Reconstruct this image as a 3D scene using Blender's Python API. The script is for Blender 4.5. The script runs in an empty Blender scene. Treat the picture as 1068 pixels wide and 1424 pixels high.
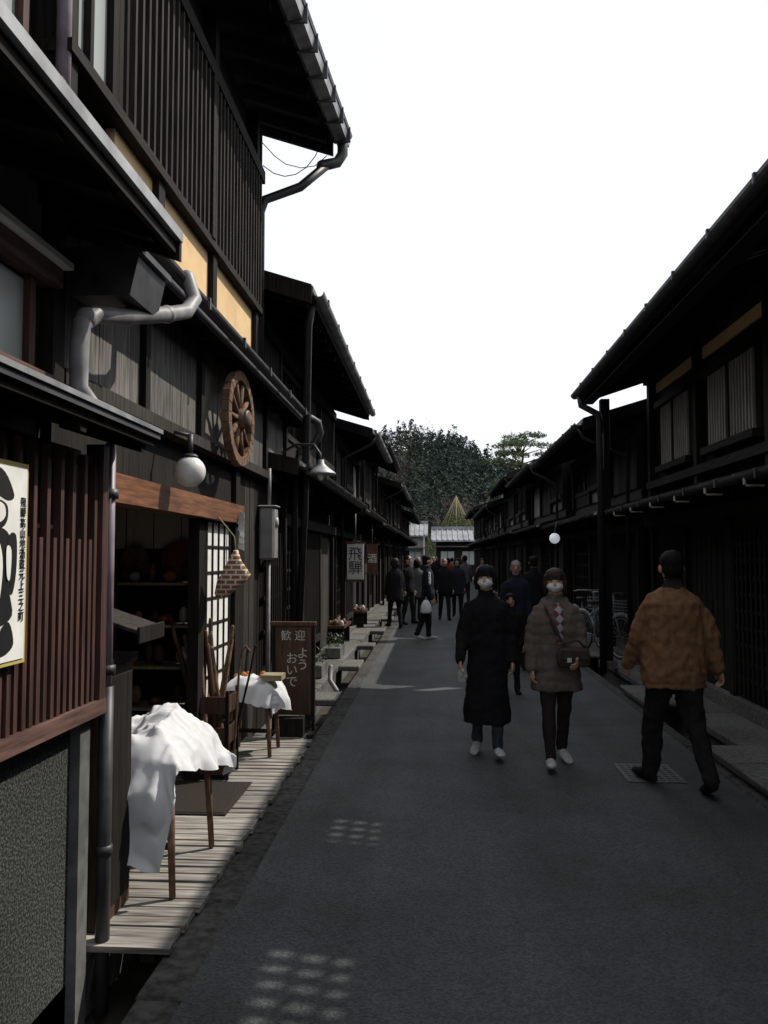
import bpy, bmesh, math, random
from mathutils import Vector, Matrix, noise
from mathutils.bvhtree import BVHTree
random.seed(7)
R=random.random
U=random.uniform
scene=bpy.context.scene
rad=math.radians

# ------------------------------------------------------------------ materials
def mat(name,col,col2=None,rough=.8,scale=(1,1,1),ns=6,bump=.15,spec=.3,metal=0,detail=6,lo=.35,hi=.65,big=0.0,emit=None,bdist=.01):
    m=bpy.data.materials.new(name); m.use_nodes=True
    nt=m.node_tree; N=nt.nodes; L=nt.links
    p=N['Principled BSDF']
    p.inputs['Roughness'].default_value=rough
    p.inputs['Specular IOR Level'].default_value=spec
    p.inputs['Metallic'].default_value=metal
    if col2 is None: col2=tuple(c*.7 for c in col)
    tc=N.new('ShaderNodeTexCoord'); mp=N.new('ShaderNodeMapping'); mp.inputs['Scale'].default_value=scale
    L.new(tc.outputs['Object'],mp.inputs['Vector'])
    nz=N.new('ShaderNodeTexNoise'); nz.inputs['Scale'].default_value=ns; nz.inputs['Detail'].default_value=detail
    L.new(mp.outputs[0],nz.inputs['Vector'])
    cr=N.new('ShaderNodeValToRGB'); cr.color_ramp.elements[0].position=lo; cr.color_ramp.elements[1].position=hi
    cr.color_ramp.elements[0].color=(*col2,1); cr.color_ramp.elements[1].color=(*col,1)
    L.new(nz.outputs['Fac'],cr.inputs[0])
    out=cr.outputs[0]
    if big>0:
        n2=N.new('ShaderNodeTexNoise'); n2.inputs['Scale'].default_value=.9; n2.inputs['Detail'].default_value=4
        L.new(tc.outputs['Object'],n2.inputs['Vector'])
        mr=N.new('ShaderNodeMapRange'); mr.inputs[1].default_value=.3; mr.inputs[2].default_value=.7; mr.inputs[3].default_value=1-big; mr.inputs[4].default_value=1+big
        L.new(n2.outputs['Fac'],mr.inputs[0])
        mx=N.new('ShaderNodeVectorMath'); mx.operation='SCALE'
        L.new(out,mx.inputs[0]); L.new(mr.outputs[0],mx.inputs['Scale']); out=mx.outputs[0]
    L.new(out,p.inputs['Base Color'])
    if bump>0:
        b=N.new('ShaderNodeBump'); b.inputs['Strength'].default_value=bump; b.inputs['Distance'].default_value=bdist
        L.new(nz.outputs['Fac'],b.inputs['Height']); L.new(b.outputs[0],p.inputs['Normal'])
    if emit:
        p.inputs['Emission Color'].default_value=(*emit[0],1); p.inputs['Emission Strength'].default_value=emit[1]
    return m
WV=(14,14,1.2); WH=(14,1.2,14); WX=(1.2,14,14)
M={}
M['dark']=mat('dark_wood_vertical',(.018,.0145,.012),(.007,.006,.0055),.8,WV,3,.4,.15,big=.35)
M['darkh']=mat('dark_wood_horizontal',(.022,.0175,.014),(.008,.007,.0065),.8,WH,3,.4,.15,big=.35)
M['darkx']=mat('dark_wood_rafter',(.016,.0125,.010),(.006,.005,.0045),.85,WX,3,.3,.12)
M['slat']=mat('weathered_slat',(.050,.044,.039),(.022,.020,.018),.85,WV,3,.3,.15,big=.3)
M['pale']=mat('pale_slat',(.34,.33,.31),(.22,.21,.2),.85,WV,3,.2,.15,big=.2)
M['board']=mat('weathered_board',(.17,.16,.15),(.07,.066,.062),.85,WV,3,.4,.2,big=.35)
M['red']=mat('red_brown_lattice',(.075,.036,.028),(.03,.015,.012),.65,WV,3,.3,.3,big=.25)
M['redh']=mat('red_brown_rail',(.15,.085,.07),(.065,.036,.03),.6,WH,3,.3,.3)
M['beam']=mat('stained_beam',(.20,.085,.04),(.09,.038,.02),.5,WH,3,.3,.4,big=.25)
M['ochre']=mat('ochre_plaster',(.72,.52,.30),(.64,.45,.25),.9,(1,1,1),5,.1,.1,big=.12)
M['plaster']=mat('grey_plaster',(.30,.29,.28),(.20,.19,.185),.9,(1,1,1),4,.1,.1,big=.2)
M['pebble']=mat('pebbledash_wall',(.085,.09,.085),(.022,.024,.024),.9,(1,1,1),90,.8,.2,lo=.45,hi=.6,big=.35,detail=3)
M['conc']=mat('concrete',(.13,.13,.13),(.08,.08,.08),.85,(1,1,1),12,.3,.2,big=.3)
M['stone']=mat('granite_slab',(.14,.137,.13),(.07,.068,.064),.85,(1,1,1),30,.4,.2,big=.35)
M['kerb']=mat('kerb_stone',(.075,.073,.068),(.028,.027,.025),.9,(1,1,1),22,.6,.2,big=.35)
M['soil']=mat('soil',(.06,.055,.045),(.03,.028,.024),.95,(1,1,1),5,.3,.1)
M['deck']=mat('deck_board',(.32,.30,.275),(.12,.112,.104),.88,(1.2,14,14),3,.5,.15,big=.45)
M['metal']=mat('gutter_steel',(.07,.07,.075),(.035,.035,.04),.5,(1,1,1),8,.08,.4,metal=.4,big=.3)
M['metalL']=mat('gutter_steel_pale',(.34,.35,.36),(.18,.18,.19),.5,(1,1,1),6,.08,.4,metal=.3,big=.3)
M['roof']=mat('roof_sheet',(.08,.08,.088),(.04,.04,.045),.6,(1,1,1),5,.1,.4,metal=.2,big=.3)
M['tile']=mat('roof_tile_pale',(.26,.27,.29),(.16,.17,.18),.6,(1,1,1),5,.2,.4,big=.3)
M['pipe']=mat('grey_pipe',(.24,.23,.24),(.14,.135,.145),.5,(1,1,1),9,.05,.4,big=.3)
M['pipel']=mat('mauve_pipe',(.24,.20,.24),(.16,.13,.16),.45,(1,1,1),9,.05,.4)
M['pipeb']=mat('black_pipe',(.018,.017,.018),(.011,.010,.011),.5,(1,1,1),9,.05,.35)
M['white']=mat('white_paint',(.78,.78,.76),(.66,.66,.64),.6,(1,1,1),9,.05,.3)
M['cloth']=mat('white_cloth',(.62,.63,.65),(.52,.53,.56),.9,(1,1,1),5,.25,.1)
M['black']=mat('black_ink',(.012,.012,.013),(.008,.008,.008),.6,bump=0)
M['yellow']=mat('yellow_border',(.50,.42,.14),(.42,.34,.1),.6,bump=0)
M['inside']=mat('interior_wall',(.30,.25,.17),(.2,.16,.11),.8,WV,3,.2,.2)
M['floor']=mat('shop_floor',(.14,.12,.09),(.07,.06,.045),.8,WH,3,.2,.2)
M['ceram']=mat('lacquer_red',(.20,.05,.03),(.12,.02,.015),.35,bump=0,spec=.5)
M['ceramw']=mat('ceramic_white',(.5,.5,.48),(.38,.38,.36),.35,bump=0,spec=.5)
M['blue']=mat('blue_goods',(.05,.16,.35),(.03,.09,.22),.6,bump=0)
M['orange']=mat('orange_goods',(.42,.17,.05),(.3,.11,.03),.6,bump=0)
M['paper']=mat('paper_panel',(.55,.54,.5),(.45,.44,.41),.8,(1,1,1),5,.05,.2)
M['amber']=mat('lit_shoji',(.5,.3,.14),(.4,.22,.1),.8,bump=0,emit=((1,.55,.22),.12))
M['globe']=mat('lantern_glass',(.7,.7,.68),(.6,.6,.58),.3,bump=0,spec=.5)
M['globelit']=mat('lit_lantern_glass',(.8,.8,.78),(.7,.7,.68),.3,bump=0,spec=.5,emit=((.85,.93,1),.35))
M['mat']=mat('rubber_mat',(.035,.028,.025),(.02,.016,.014),.9,(1,1,1),120,.6,.2)
M['iron']=mat('cast_iron',(.13,.13,.13),(.07,.07,.07),.55,(1,1,1),40,.3,.5,metal=.3)
M['wheel']=mat('old_wheel_wood',(.19,.115,.075),(.08,.048,.033),.8,(6,6,6),3,.4,.2)
M['signw']=mat('sign_brown',(.085,.042,.026),(.038,.019,.012),.6,WV,3,.3,.3)
M['curtain']=mat('curtain',(.50,.47,.38),(.42,.39,.31),.9,(20,20,1),3,.2,.1)
M['leafg']=mat('plant_leaf',(.05,.085,.03),(.025,.045,.018),.7,(1,1,1),9,.0,.2)
M['straw']=mat('straw_rope',(.30,.26,.17),(.22,.19,.12),.9,(1,1,1),9,.0,.1)
M['bark']=mat('pine_bark',(.10,.065,.045),(.05,.035,.025),.9,(3,3,1),6,.5,.1)
M['bikeframe']=mat('bicycle_frame_paint',(.10,.12,.14),(.08,.1,.12),.35,bump=0,spec=.5)
def glass(name,base,rough):
    m=bpy.data.materials.new(name); m.use_nodes=True; p=m.node_tree.nodes['Principled BSDF']
    p.inputs['Base Color'].default_value=(*base,1); p.inputs['Roughness'].default_value=rough; p.inputs['Specular IOR Level'].default_value=.8
    nt=m.node_tree; nz=nt.nodes.new('ShaderNodeTexNoise'); nz.inputs['Scale'].default_value=3; b=nt.nodes.new('ShaderNodeBump'); b.inputs['Strength'].default_value=.05; b.inputs['Distance'].default_value=.02
    nt.links.new(nz.outputs[0],b.inputs['Height']); nt.links.new(b.outputs[0],p.inputs['Normal'])
    return m
M['glass']=glass('window_glass',(.02,.022,.024),.06)
M['glassf']=glass('frosted_glass',(.30,.33,.32),.35)

def asphalt():
    m=bpy.data.materials.new('asphalt'); m.use_nodes=True; nt=m.node_tree;N=nt.nodes;L=nt.links;p=N['Principled BSDF']
    p.inputs['Roughness'].default_value=.82; p.inputs['Specular IOR Level'].default_value=.3
    tc=N.new('ShaderNodeTexCoord')
    v=N.new('ShaderNodeTexVoronoi'); v.inputs['Scale'].default_value=95; L.new(tc.outputs['Object'],v.inputs['Vector'])
    n1=N.new('ShaderNodeTexNoise'); n1.inputs['Scale'].default_value=1.1; n1.inputs['Detail'].default_value=7; n1.inputs['Roughness'].default_value=.65; L.new(tc.outputs['Object'],n1.inputs['Vector'])
    mp=N.new('ShaderNodeMapping'); mp.inputs['Scale'].default_value=(2.2,.12,1); L.new(tc.outputs['Object'],mp.inputs['Vector'])
    n2=N.new('ShaderNodeTexNoise'); n2.inputs['Scale'].default_value=1; n2.inputs['Detail'].default_value=3; L.new(mp.outputs[0],n2.inputs['Vector'])
    cr=N.new('ShaderNodeValToRGB'); cr.color_ramp.elements[0].color=(.030,.035,.038,1); cr.color_ramp.elements[1].color=(.082,.088,.090,1)
    cr.color_ramp.elements[0].position=0.0; cr.color_ramp.elements[1].position=1.0
    L.new(v.outputs['Color'],cr.inputs[0])
    def mr(sock,a,b):
        x=N.new('ShaderNodeMapRange'); x.inputs[1].default_value=.3; x.inputs[2].default_value=.7; x.inputs[3].default_value=a; x.inputs[4].default_value=b; L.new(sock,x.inputs[0]); return x.outputs[0]
    m1=N.new('ShaderNodeMath'); m1.operation='MULTIPLY'; L.new(mr(n1.outputs['Fac'],.70,1.30),m1.inputs[0]); L.new(mr(n2.outputs['Fac'],.78,1.25),m1.inputs[1])
    vc=N.new('ShaderNodeTexVoronoi'); vc.feature='DISTANCE_TO_EDGE'; vc.inputs['Scale'].default_value=.35
    nw=N.new('ShaderNodeTexNoise'); nw.inputs['Scale'].default_value=2.5; L.new(tc.outputs['Object'],nw.inputs['Vector'])
    va=N.new('ShaderNodeVectorMath'); va.operation='MULTIPLY_ADD'; va.inputs[1].default_value=(.5,.5,0); L.new(nw.outputs['Color'],va.inputs[0]); L.new(tc.outputs['Object'],va.inputs[2])
    L.new(va.outputs[0],vc.inputs['Vector'])
    ck=N.new('ShaderNodeMapRange'); ck.inputs[1].default_value=0; ck.inputs[2].default_value=.006; ck.inputs[3].default_value=.8; ck.inputs[4].default_value=1; L.new(vc.outputs['Distance'],ck.inputs[0])
    m2=N.new('ShaderNodeMath'); m2.operation='MULTIPLY'; L.new(m1.outputs[0],m2.inputs[0]); L.new(ck.outputs[0],m2.inputs[1])
    sc=N.new('ShaderNodeVectorMath'); sc.operation='SCALE'; L.new(cr.outputs[0],sc.inputs[0]); L.new(m2.outputs[0],sc.inputs['Scale'])
    L.new(sc.outputs[0],p.inputs['Base Color'])
    b=N.new('ShaderNodeBump'); b.inputs['Strength'].default_value=.7; b.inputs['Distance'].default_value=.004; L.new(v.outputs['Distance'],b.inputs['Height']); L.new(b.outputs[0],p.inputs['Normal'])
    return m
M['asphalt']=asphalt()

# ------------------------------------------------------------------ builder
def tube_geo(pts,rads,n=10,ref=None,caps=True):
    pts=[Vector(p) for p in pts]
    if not isinstance(rads,(list,tuple)): rads=[rads]*len(pts)
    rr=[(r,r) if not isinstance(r,tuple) else r for r in rads]
    dirs=[]
    for i in range(len(pts)):
        if i==0:d=pts[1]-pts[0]
        elif i==len(pts)-1:d=pts[-1]-pts[-2]
        else:d=(pts[i]-pts[i-1]).normalized()+(pts[i+1]-pts[i]).normalized()
        dirs.append(d.normalized())
    if ref is None:
        ref=min([Vector((1,0,0)),Vector((0,1,0)),Vector((0,0,1))],key=lambda a:max(abs(a.dot(d)) for d in dirs))
    ref=Vector(ref)
    P=[];
    def ring(c,d,ra,rb):
        a=d.cross(ref); a.normalize(); b=a.cross(d)
        return [c+a*ra*math.cos(2*math.pi*k/n)+b*rb*math.sin(2*math.pi*k/n) for k in range(n)]
    if caps:
        d=dirs[0];ra,rb=rr[0];m=(ra+rb)/2
        P+=[ring(pts[0]-d*m*.85,d,ra*.45,rb*.45),ring(pts[0]-d*m*.5,d,ra*.85,rb*.85)]
    for p,d,(ra,rb) in zip(pts,dirs,rr): P.append(ring(p,d,ra,rb))
    if caps:
        d=dirs[-1];ra,rb=rr[-1];m=(ra+rb)/2
        P+=[ring(pts[-1]+d*m*.5,d,ra*.85,rb*.85),ring(pts[-1]+d*m*.85,d,ra*.45,rb*.45)]
    v=[q for r in P for q in r]; f=[]
    for i in range(len(P)-1):
        for k in range(n):
            f.append((i*n+k,i*n+(k+1)%n,(i+1)*n+(k+1)%n,(i+1)*n+k))
    f.append(tuple(range(n))[::-1]); f.append(tuple((len(P)-1)*n+k for k in range(n)))
    return v,f
def ell_geo(c,r,n=14,m=9,rot=None):
    c=Vector(c);v=[];f=[]
    for i in range(1,m):
        t=math.pi*i/m
        for k in range(n):
            a=2*math.pi*k/n
            q=Vector((r[0]*math.sin(t)*math.cos(a),r[1]*math.sin(t)*math.sin(a),r[2]*math.cos(t)))
            if rot: q=rot@q
            v.append(c+q)
    top=Vector((0,0,r[2]));bot=Vector((0,0,-r[2]))
    if rot: top=rot@top;bot=rot@bot
    v.append(c+top);v.append(c+bot);T=len(v)-2;Bt=len(v)-1
    for i in range(m-2):
        for k in range(n): f.append((i*n+k,(i+1)*n+k,(i+1)*n+(k+1)%n,i*n+(k+1)%n))
    for k in range(n):
        f.append((T,k,(k+1)%n)); f.append((Bt,(m-2)*n+(k+1)%n,(m-2)*n+k))
    return v,f
def loft_geo(secs,n=28,p=2.3):
    v=[];f=[]
    for (z,rx,ry,cx,cy) in secs:
        for k in range(n):
            a=2*math.pi*k/n; c,s=math.cos(a),math.sin(a)
            x=math.copysign(abs(c)**(2/p),c)*rx; y=math.copysign(abs(s)**(2/p),s)*ry
            v.append(Vector((cx+x,cy+y,z)))
    for i in range(len(secs)-1):
        for k in range(n): f.append((i*n+k,i*n+(k+1)%n,(i+1)*n+(k+1)%n,(i+1)*n+k))
    f.append(tuple(range(n))[::-1]); f.append(tuple((len(secs)-1)*n+k for k in range(n)))
    return v,f
def mkobj(name,v,f,m,smooth=False,parent=None,mats=None,mi=None):
    me=bpy.data.meshes.new(name); me.from_pydata([tuple(q) for q in v],[],f)
    bm=bmesh.new(); bm.from_mesh(me); bmesh.ops.recalc_face_normals(bm,faces=bm.faces[:]) ; bm.to_mesh(me); bm.free()
    o=bpy.data.objects.new(name,me); scene.collection.objects.link(o)
    if mats:
        for x in mats: me.materials.append(x)
        if mi: me.polygons.foreach_set('material_index',mi)
    else: me.materials.append(m)
    if smooth: me.polygons.foreach_set('use_smooth',[True]*len(me.polygons))
    if parent: o.parent=parent
    return o
class B:
    def __init__(s,name): s.name=name; s.parts={}
    def add(s,part,m,v,f,smooth=False):
        k=(part,m,smooth)
        if k not in s.parts: s.parts[k]=([],[])
        V,F=s.parts[k]; o=len(V); V.extend(Vector(q) for q in v); F.extend(tuple(i+o for i in q) for q in f)
    def hexa(s,part,m,p):
        s.add(part,m,p,[(0,3,2,1),(4,5,6,7),(0,1,5,4),(1,2,6,5),(2,3,7,6),(3,0,4,7)])
    def box(s,part,m,x0,x1,y0,y1,z0,z1):
        s.hexa(part,m,[(x0,y0,z0),(x1,y0,z0),(x1,y1,z0),(x0,y1,z0),(x0,y0,z1),(x1,y0,z1),(x1,y1,z1),(x0,y1,z1)])
    def prism(s,part,m,poly,y0,y1):
        n=len(poly); v=[(x,y0,z) for x,z in poly]+[(x,y1,z) for x,z in poly]
        f=[tuple(range(n)),tuple(range(n,2*n))[::-1]]+[(i,(i+1)%n,(i+1)%n+n,i+n) for i in range(n)]
        s.add(part,m,v,f)
    def tube(s,part,m,pts,r,n=10,caps=False): 
        v,f=tube_geo(pts,r,n,caps=caps); s.add(part,m,v,f,True)
    def ell(s,part,m,c,r,n=14,mm=9,rot=None):
        v,f=ell_geo(c,r,n,mm,rot); s.add(part,m,v,f,True)
    def done(s,bevel=0):
        al=[q for V,F in s.parts.values() for q in V]
        mn=Vector([min(q[i] for q in al) for i in range(3)]);mx=Vector([max(q[i] for q in al) for i in range(3)])
        loc=Vector(((mn.x+mx.x)/2,(mn.y+mx.y)/2,mn.z))
        e=bpy.data.objects.new(s.name,None); scene.collection.objects.link(e); e.location=loc; e.empty_display_size=.2
        for (part,m,sm),(V,F) in s.parts.items():
            o=mkobj(part,[q-loc for q in V],F,M[m] if isinstance(m,str) else m,sm,e)
            if bevel and not sm:
                bv=o.modifiers.new('b','BEVEL'); bv.width=bevel; bv.segments=1; bv.limit_method='ANGLE'
        s.root=e
        return e
    def sbox(s,part,m,S,a,b,y0,y1,z0,z1):
        x0,x1=sorted((S*a,S*b)); s.box(part,m,x0,x1,y0,y1,z0,z1)
    def sprism(s,part,m,S,poly,y0,y1): s.prism(part,m,[(S*x,z) for x,z in poly],y0,y1)
    def slats(s,part,m,S,x,y0,y1,z0,z1,pitch=.09,w=.035,d=.04,rails=2,railm=None):
        n=max(1,int((y1-y0)/pitch)); p=(y1-y0)/n
        for i in range(n):
            yc=y0+p*(i+.5)+U(-.003,.003); s.sbox(part,m,S,x,x+d,yc-w/2,yc+w/2,z0,z1)
        for r in range(rails):
            z=z0+(z1-z0)*(r+1)/(rails+1); s.sbox(part+'_rail',railm or m,S,x+d*.35,x+d+.012,y0,y1,z-.02,z+.02)
    def gutter(s,part,m,S,x,z,y0,y1,r=.055,straps=True):
        poly=[]
        for k in range(9):
            a=math.pi+math.pi*k/8; poly.append((x+r*math.cos(a),z+r*math.sin(a)))
        for k in range(8,-1,-1):
            a=math.pi+math.pi*k/8; poly.append((x+(r-.008)*math.cos(a),z+(r-.008)*math.sin(a)))
        s.sprism(part,m,S,poly,y0,y1)
        if straps:
            y=y0+.3
            while y<y1:
                s.sbox(part+'_strap','metal',S,x-r-.008,x+r+.03,y,y+.025,z-.004,z+.012)
                s.sbox(part+'_strap','metal',S,x-r-.012,x-r-.003,y,y+.025,z-.06,z+.01)
                y+=.9
    def roofside(s,part,S,ex,ez,rx,rz,y0,y1,wx,t=.07,pitch=.45,gut='metal',fascia='metal',raf=.09,gutr=.055):
        s.sprism(part+'_sheet','roof',S,[(ex,ez),(rx,rz),(rx,rz+t),(ex,ez+t)],y0,y1)
        k=(rz-ez)/(rx-ex)
        s.sprism(part+'_soffit','darkx',S,[(ex+.03,ez-.022),(wx+.05,ez-.022+k*(wx+.05-ex-.03)),(wx+.05,ez-.003+k*(wx+.02-ex)),(ex+.03,ez-.003)],y0+.02,y1-.02)
        y=y0+.06
        while y<y1-.05:
            s.sprism(part+'_rafter','darkx',S,[(ex+.05,ez-.025-raf),(wx+.05,ez-.025-raf+k*(wx-ex)),(wx+.05,ez-.025+k*(wx-ex)),(ex+.05,ez-.025)],y,y+.055); y+=pitch
        s.sbox(part+'_fascia',fascia,S,ex-.012,ex+.018,y0-.01,y1+.01,ez-.02,ez+t+.01)
        y=y0+.2
        while y<y1:
            s.sprism(part+'_seam','roof',S,[(ex,ez+t),(rx,rz+t),(rx,rz+t+.03),(ex,ez+t+.03)],y,y+.03); y+=.45
        for yy in (y0-.03,y1):
            s.sprism(part+'_barge','dark',S,[(ex,ez-.10),(rx,rz-.10),(rx,rz+t+.02),(ex,ez+t+.02)],yy,yy+.03)
        if gut: s.gutter(part+'_gutter',gut,S,ex-.07,ez+.02,y0,y1,gutr)

def facade(b,S,wx,y0,y1,z0,z1,kinds,seg=1.8):
    n=max(1,round((y1-y0)/seg)); p=(y1-y0)/n
    for i in range(n):
        a=y0+i*p; c=a+p; k=kinds[i%len(kinds)]
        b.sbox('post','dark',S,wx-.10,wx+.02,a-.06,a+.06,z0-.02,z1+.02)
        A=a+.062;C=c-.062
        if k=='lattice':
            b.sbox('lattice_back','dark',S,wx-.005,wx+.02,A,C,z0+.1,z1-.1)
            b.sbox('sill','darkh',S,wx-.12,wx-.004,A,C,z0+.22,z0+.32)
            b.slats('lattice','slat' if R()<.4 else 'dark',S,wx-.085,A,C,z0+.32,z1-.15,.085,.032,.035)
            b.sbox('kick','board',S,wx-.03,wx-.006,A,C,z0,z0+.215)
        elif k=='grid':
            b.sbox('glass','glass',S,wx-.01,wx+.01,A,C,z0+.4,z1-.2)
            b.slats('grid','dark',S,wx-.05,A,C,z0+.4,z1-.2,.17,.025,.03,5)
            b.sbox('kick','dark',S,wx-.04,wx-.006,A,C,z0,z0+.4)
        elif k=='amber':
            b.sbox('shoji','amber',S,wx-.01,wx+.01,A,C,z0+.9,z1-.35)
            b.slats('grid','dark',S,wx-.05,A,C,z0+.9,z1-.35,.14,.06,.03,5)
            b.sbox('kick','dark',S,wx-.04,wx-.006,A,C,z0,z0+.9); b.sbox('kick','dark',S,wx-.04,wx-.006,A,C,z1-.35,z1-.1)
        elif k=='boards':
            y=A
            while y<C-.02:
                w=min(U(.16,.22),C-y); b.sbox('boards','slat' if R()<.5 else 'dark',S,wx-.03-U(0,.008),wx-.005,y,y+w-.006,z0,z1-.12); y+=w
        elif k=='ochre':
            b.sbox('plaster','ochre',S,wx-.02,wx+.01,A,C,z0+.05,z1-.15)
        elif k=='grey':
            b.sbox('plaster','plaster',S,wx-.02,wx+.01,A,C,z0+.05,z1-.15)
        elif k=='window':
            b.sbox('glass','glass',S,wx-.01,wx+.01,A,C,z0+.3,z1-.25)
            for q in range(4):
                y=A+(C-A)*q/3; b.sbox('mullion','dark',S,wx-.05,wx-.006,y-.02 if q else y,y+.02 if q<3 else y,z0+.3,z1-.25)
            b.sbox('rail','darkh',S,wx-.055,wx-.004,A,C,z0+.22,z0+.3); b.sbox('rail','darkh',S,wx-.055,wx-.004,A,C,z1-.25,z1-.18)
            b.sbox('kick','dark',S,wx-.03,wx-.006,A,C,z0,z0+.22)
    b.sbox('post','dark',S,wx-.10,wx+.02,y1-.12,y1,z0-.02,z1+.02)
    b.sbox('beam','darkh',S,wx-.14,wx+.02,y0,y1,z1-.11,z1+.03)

def body(b,S,wx,rx,ez,rz,ex,y0,y1,zb=-.3):
    k=(rz-ez)/(rx-ex); zw=ez+k*(wx-ex)-.03; back=2*rx-wx
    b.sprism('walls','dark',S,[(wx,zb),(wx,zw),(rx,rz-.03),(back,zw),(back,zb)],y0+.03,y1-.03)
    eb=2*rx-ex
    b.sprism('roof_back','roof',S,[(rx,rz),(eb,ez),(eb,ez+.07),(rx,rz+.07)],y0,y1)
    b.sbox('ridge','roof',S,rx-.12,rx+.12,y0-.02,y1+.02,rz+.03,rz+.2)

def machiya(S,y0,y1,wx,ex,ez,px,pz,k1,k2,upper=2.75,slope=.32,depth=4.0,gut='metal',name='wooden_townhouse',pipe=True):
    b=B(name); rx=wx+depth; rz=ez+slope*(rx-ex)
    body(b,S,wx,rx,ez,rz,ex,y0,y1)
    b.roofside('roof',S,ex,ez,rx,rz,y0,y1,wx,gut=gut)
    zt=ez+slope*(wx-ex)-.25
    facade(b,S,wx,y0+.05,y1-.05,.12,2.15,k1)
    b.sbox('plinth','stone',S,wx-.16,wx+.02,y0+.03,y1-.03,-.02,.115)
    b.sbox('frieze','slat',S,wx-.02,wx+.01,y0+.05,y1-.05,2.2,upper-.05)
    facade(b,S,wx,y0+.05,y1-.05,upper,zt,k2)
    b.roofside('pent',S,px,pz,wx,pz+.25*(wx-px),y0+.04,y1-.04,wx-.06,t=.04,pitch=.6,raf=.06,gut='metal',gutr=.045)
    y=y0+.5
    while y<y1-.2:
        b.sbox('pent_bracket','darkx',S,px+.1,wx,y,y+.07,pz-.16,pz-.08)
        y+=1.2
    if pipe:
        yy=y0+.15
        b.tube('downpipe','pipeb',[(S*(ex-.05),yy,ez),(S*(ex+.02),yy,ez-.18),(S*(wx-.2),yy,ez-.45),(S*(wx-.2),yy,0.0)],.035,8)
    return b

# ------------------------------------------------------------------ ground
b=B('ground'); b.box('ground_sheet','soil',-3000,3000,-200,3000,-.36,-.30); b.done()
b=B('road')
b.box('asphalt_surface','asphalt',-.95,2.15,-6,64,-.29,0)
b.box('asphalt_cross','asphalt',-40,40,64.002,90,-.29,-.002)
b.done()
b=B('kerb')
y=-4
while y<62:
    l=U(.85,1.0); b.box('left_kerb_stone','kerb',-1.13+U(-.006,.006),-.952,y,y+l-.012,-.28,.004+U(0,.006)); y+=l
y=-4
while y<62:
    l=U(.85,1.0); b.box('right_kerb_stone','kerb',2.153,2.27+U(-.006,.006),y,y+l-.012,-.28,.006+U(0,.008)); y+=l
b.done(.012)
b=B('pavement')
b.box('left_pavement_base','conc',-12,-1.47,-4,63,-.29,-.03)
b.box('right_pavement_base','conc',2.62,12,-4,63,-.29,-.03)
for S,a,c in ((-1,1.44,2.1),(1,2.57,3.3)):
    y=8.9 if S<0 else -2
    while y<60:
        l=U(.7,1.3); b.sbox('paving_slab','stone',S,a,c,y,y+l-.015,-.029,.045+U(0,.012)); y+=l
b.done(.01)
b=B('gutter_slab')
for (y,l) in ((9.35,.55),(12.2,.8),(15.0,.6),(18.0,1.2),(21.5,1.0),(26,1.5),(34,2)):
    b.box('slab','stone',-1.438,-1.132,y,y+l,-.03,.045)
for (y,l) in ((5.2,1.8),(9.0,1.2),(13.2,1.6),(17,2),(22,3),(28,4),(36,5)):
    yy=y
    while yy<y+l:
        b.box('slab','stone',2.2,2.66,yy,yy+.6,.068,.11); yy+=.615
b.done(.012)
b=B('timber_deck')
y=3.42
while y<7.3:
    w=.085; j=U(-.015,.015)
    b.hexa('deck_plank','deck',[(-2.3,y+U(0,.006),.02),(-1.10+j,y+U(0,.006),.02),(-1.10+j,y+w,.02),(-2.3,y+w,.02),(-2.3,y,.048),(-1.10+j,y+U(0,.006),.044+U(0,.010)),(-1.10+j,y+w,.044+U(0,.010)),(-2.3,y+w,.048)])
    y+=w+.014
for x in (-1.2,-1.6,-2.0): b.box('joist','darkh',x-.03,x+.03,3.45,7.28,-.028,.018)
b.done()
b=B('door_mat'); b.box('rubber','mat',-1.88,-1.32,5.15,5.85,.056,.066); b.box('rim','mat',-1.9,-1.3,5.13,5.87,.0555,.061); b.done(.004)
b=B('manhole_cover')
b.box('frame','iron',1.40,1.82,6.25,6.78,.003,.008)
for i in range(7):
    for j in range(8): b.box('tread','iron',1.43+i*.054,1.462+i*.054,6.28+j*.06,6.315+j*.06,.008,.013)
b.done()

# ------------------------------------------------------------------ LEFT: near house
b=B('wooden_townhouse')
S=-1
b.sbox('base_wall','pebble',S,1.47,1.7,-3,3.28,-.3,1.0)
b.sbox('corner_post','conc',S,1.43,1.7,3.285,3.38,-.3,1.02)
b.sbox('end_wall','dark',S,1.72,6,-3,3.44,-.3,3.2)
b.sbox('ledge','redh',S,1.38,1.7,-1,3.42,1.0,1.06)
b.sbox('lattice_back','dark',S,1.50,1.70,-1,3.40,1.062,2.1)
y=.2;i=0
while y<3.38:
    b.sbox('lattice_slat','red',S,1.40+U(0,.004),1.43,y,y+.026,1.06,2.06 if i%2==0 else 1.72); y+=.052; i+=1
for z in (1.30,1.72,2.02): b.sbox('lattice_rail','redh' if z<1.4 else 'red',S,1.432,1.455,.1,3.38,z,z+.035)
b.sbox('lattice_post','red',S,1.385,1.46,3.36,3.42,1.06,2.12)
b.sprism('box_roof','roof',S,[(1.20,2.16),(1.72,2.33),(1.72,2.37),(1.20,2.20)],-1,3.52)
b.sbox('box_roof_edge','metalL',S,1.19,1.199,-1,3.53,2.185,2.204)
b.sprism('box_roof_soffit','darkx',S,[(1.22,2.13),(1.72,2.30),(1.72,2.325),(1.22,2.155)],-1,3.50)
for y in (.4,1.2,2.0,2.8,3.4): b.sprism('box_roof_bracket','darkx',S,[(1.24,2.09),(1.6,2.2),(1.6,2.28),(1.24,2.13)],y,y+.05)
b.sbox('upper_wall','darkh',S,1.66,1.72,-1,3.44,2.3,3.4)
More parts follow.
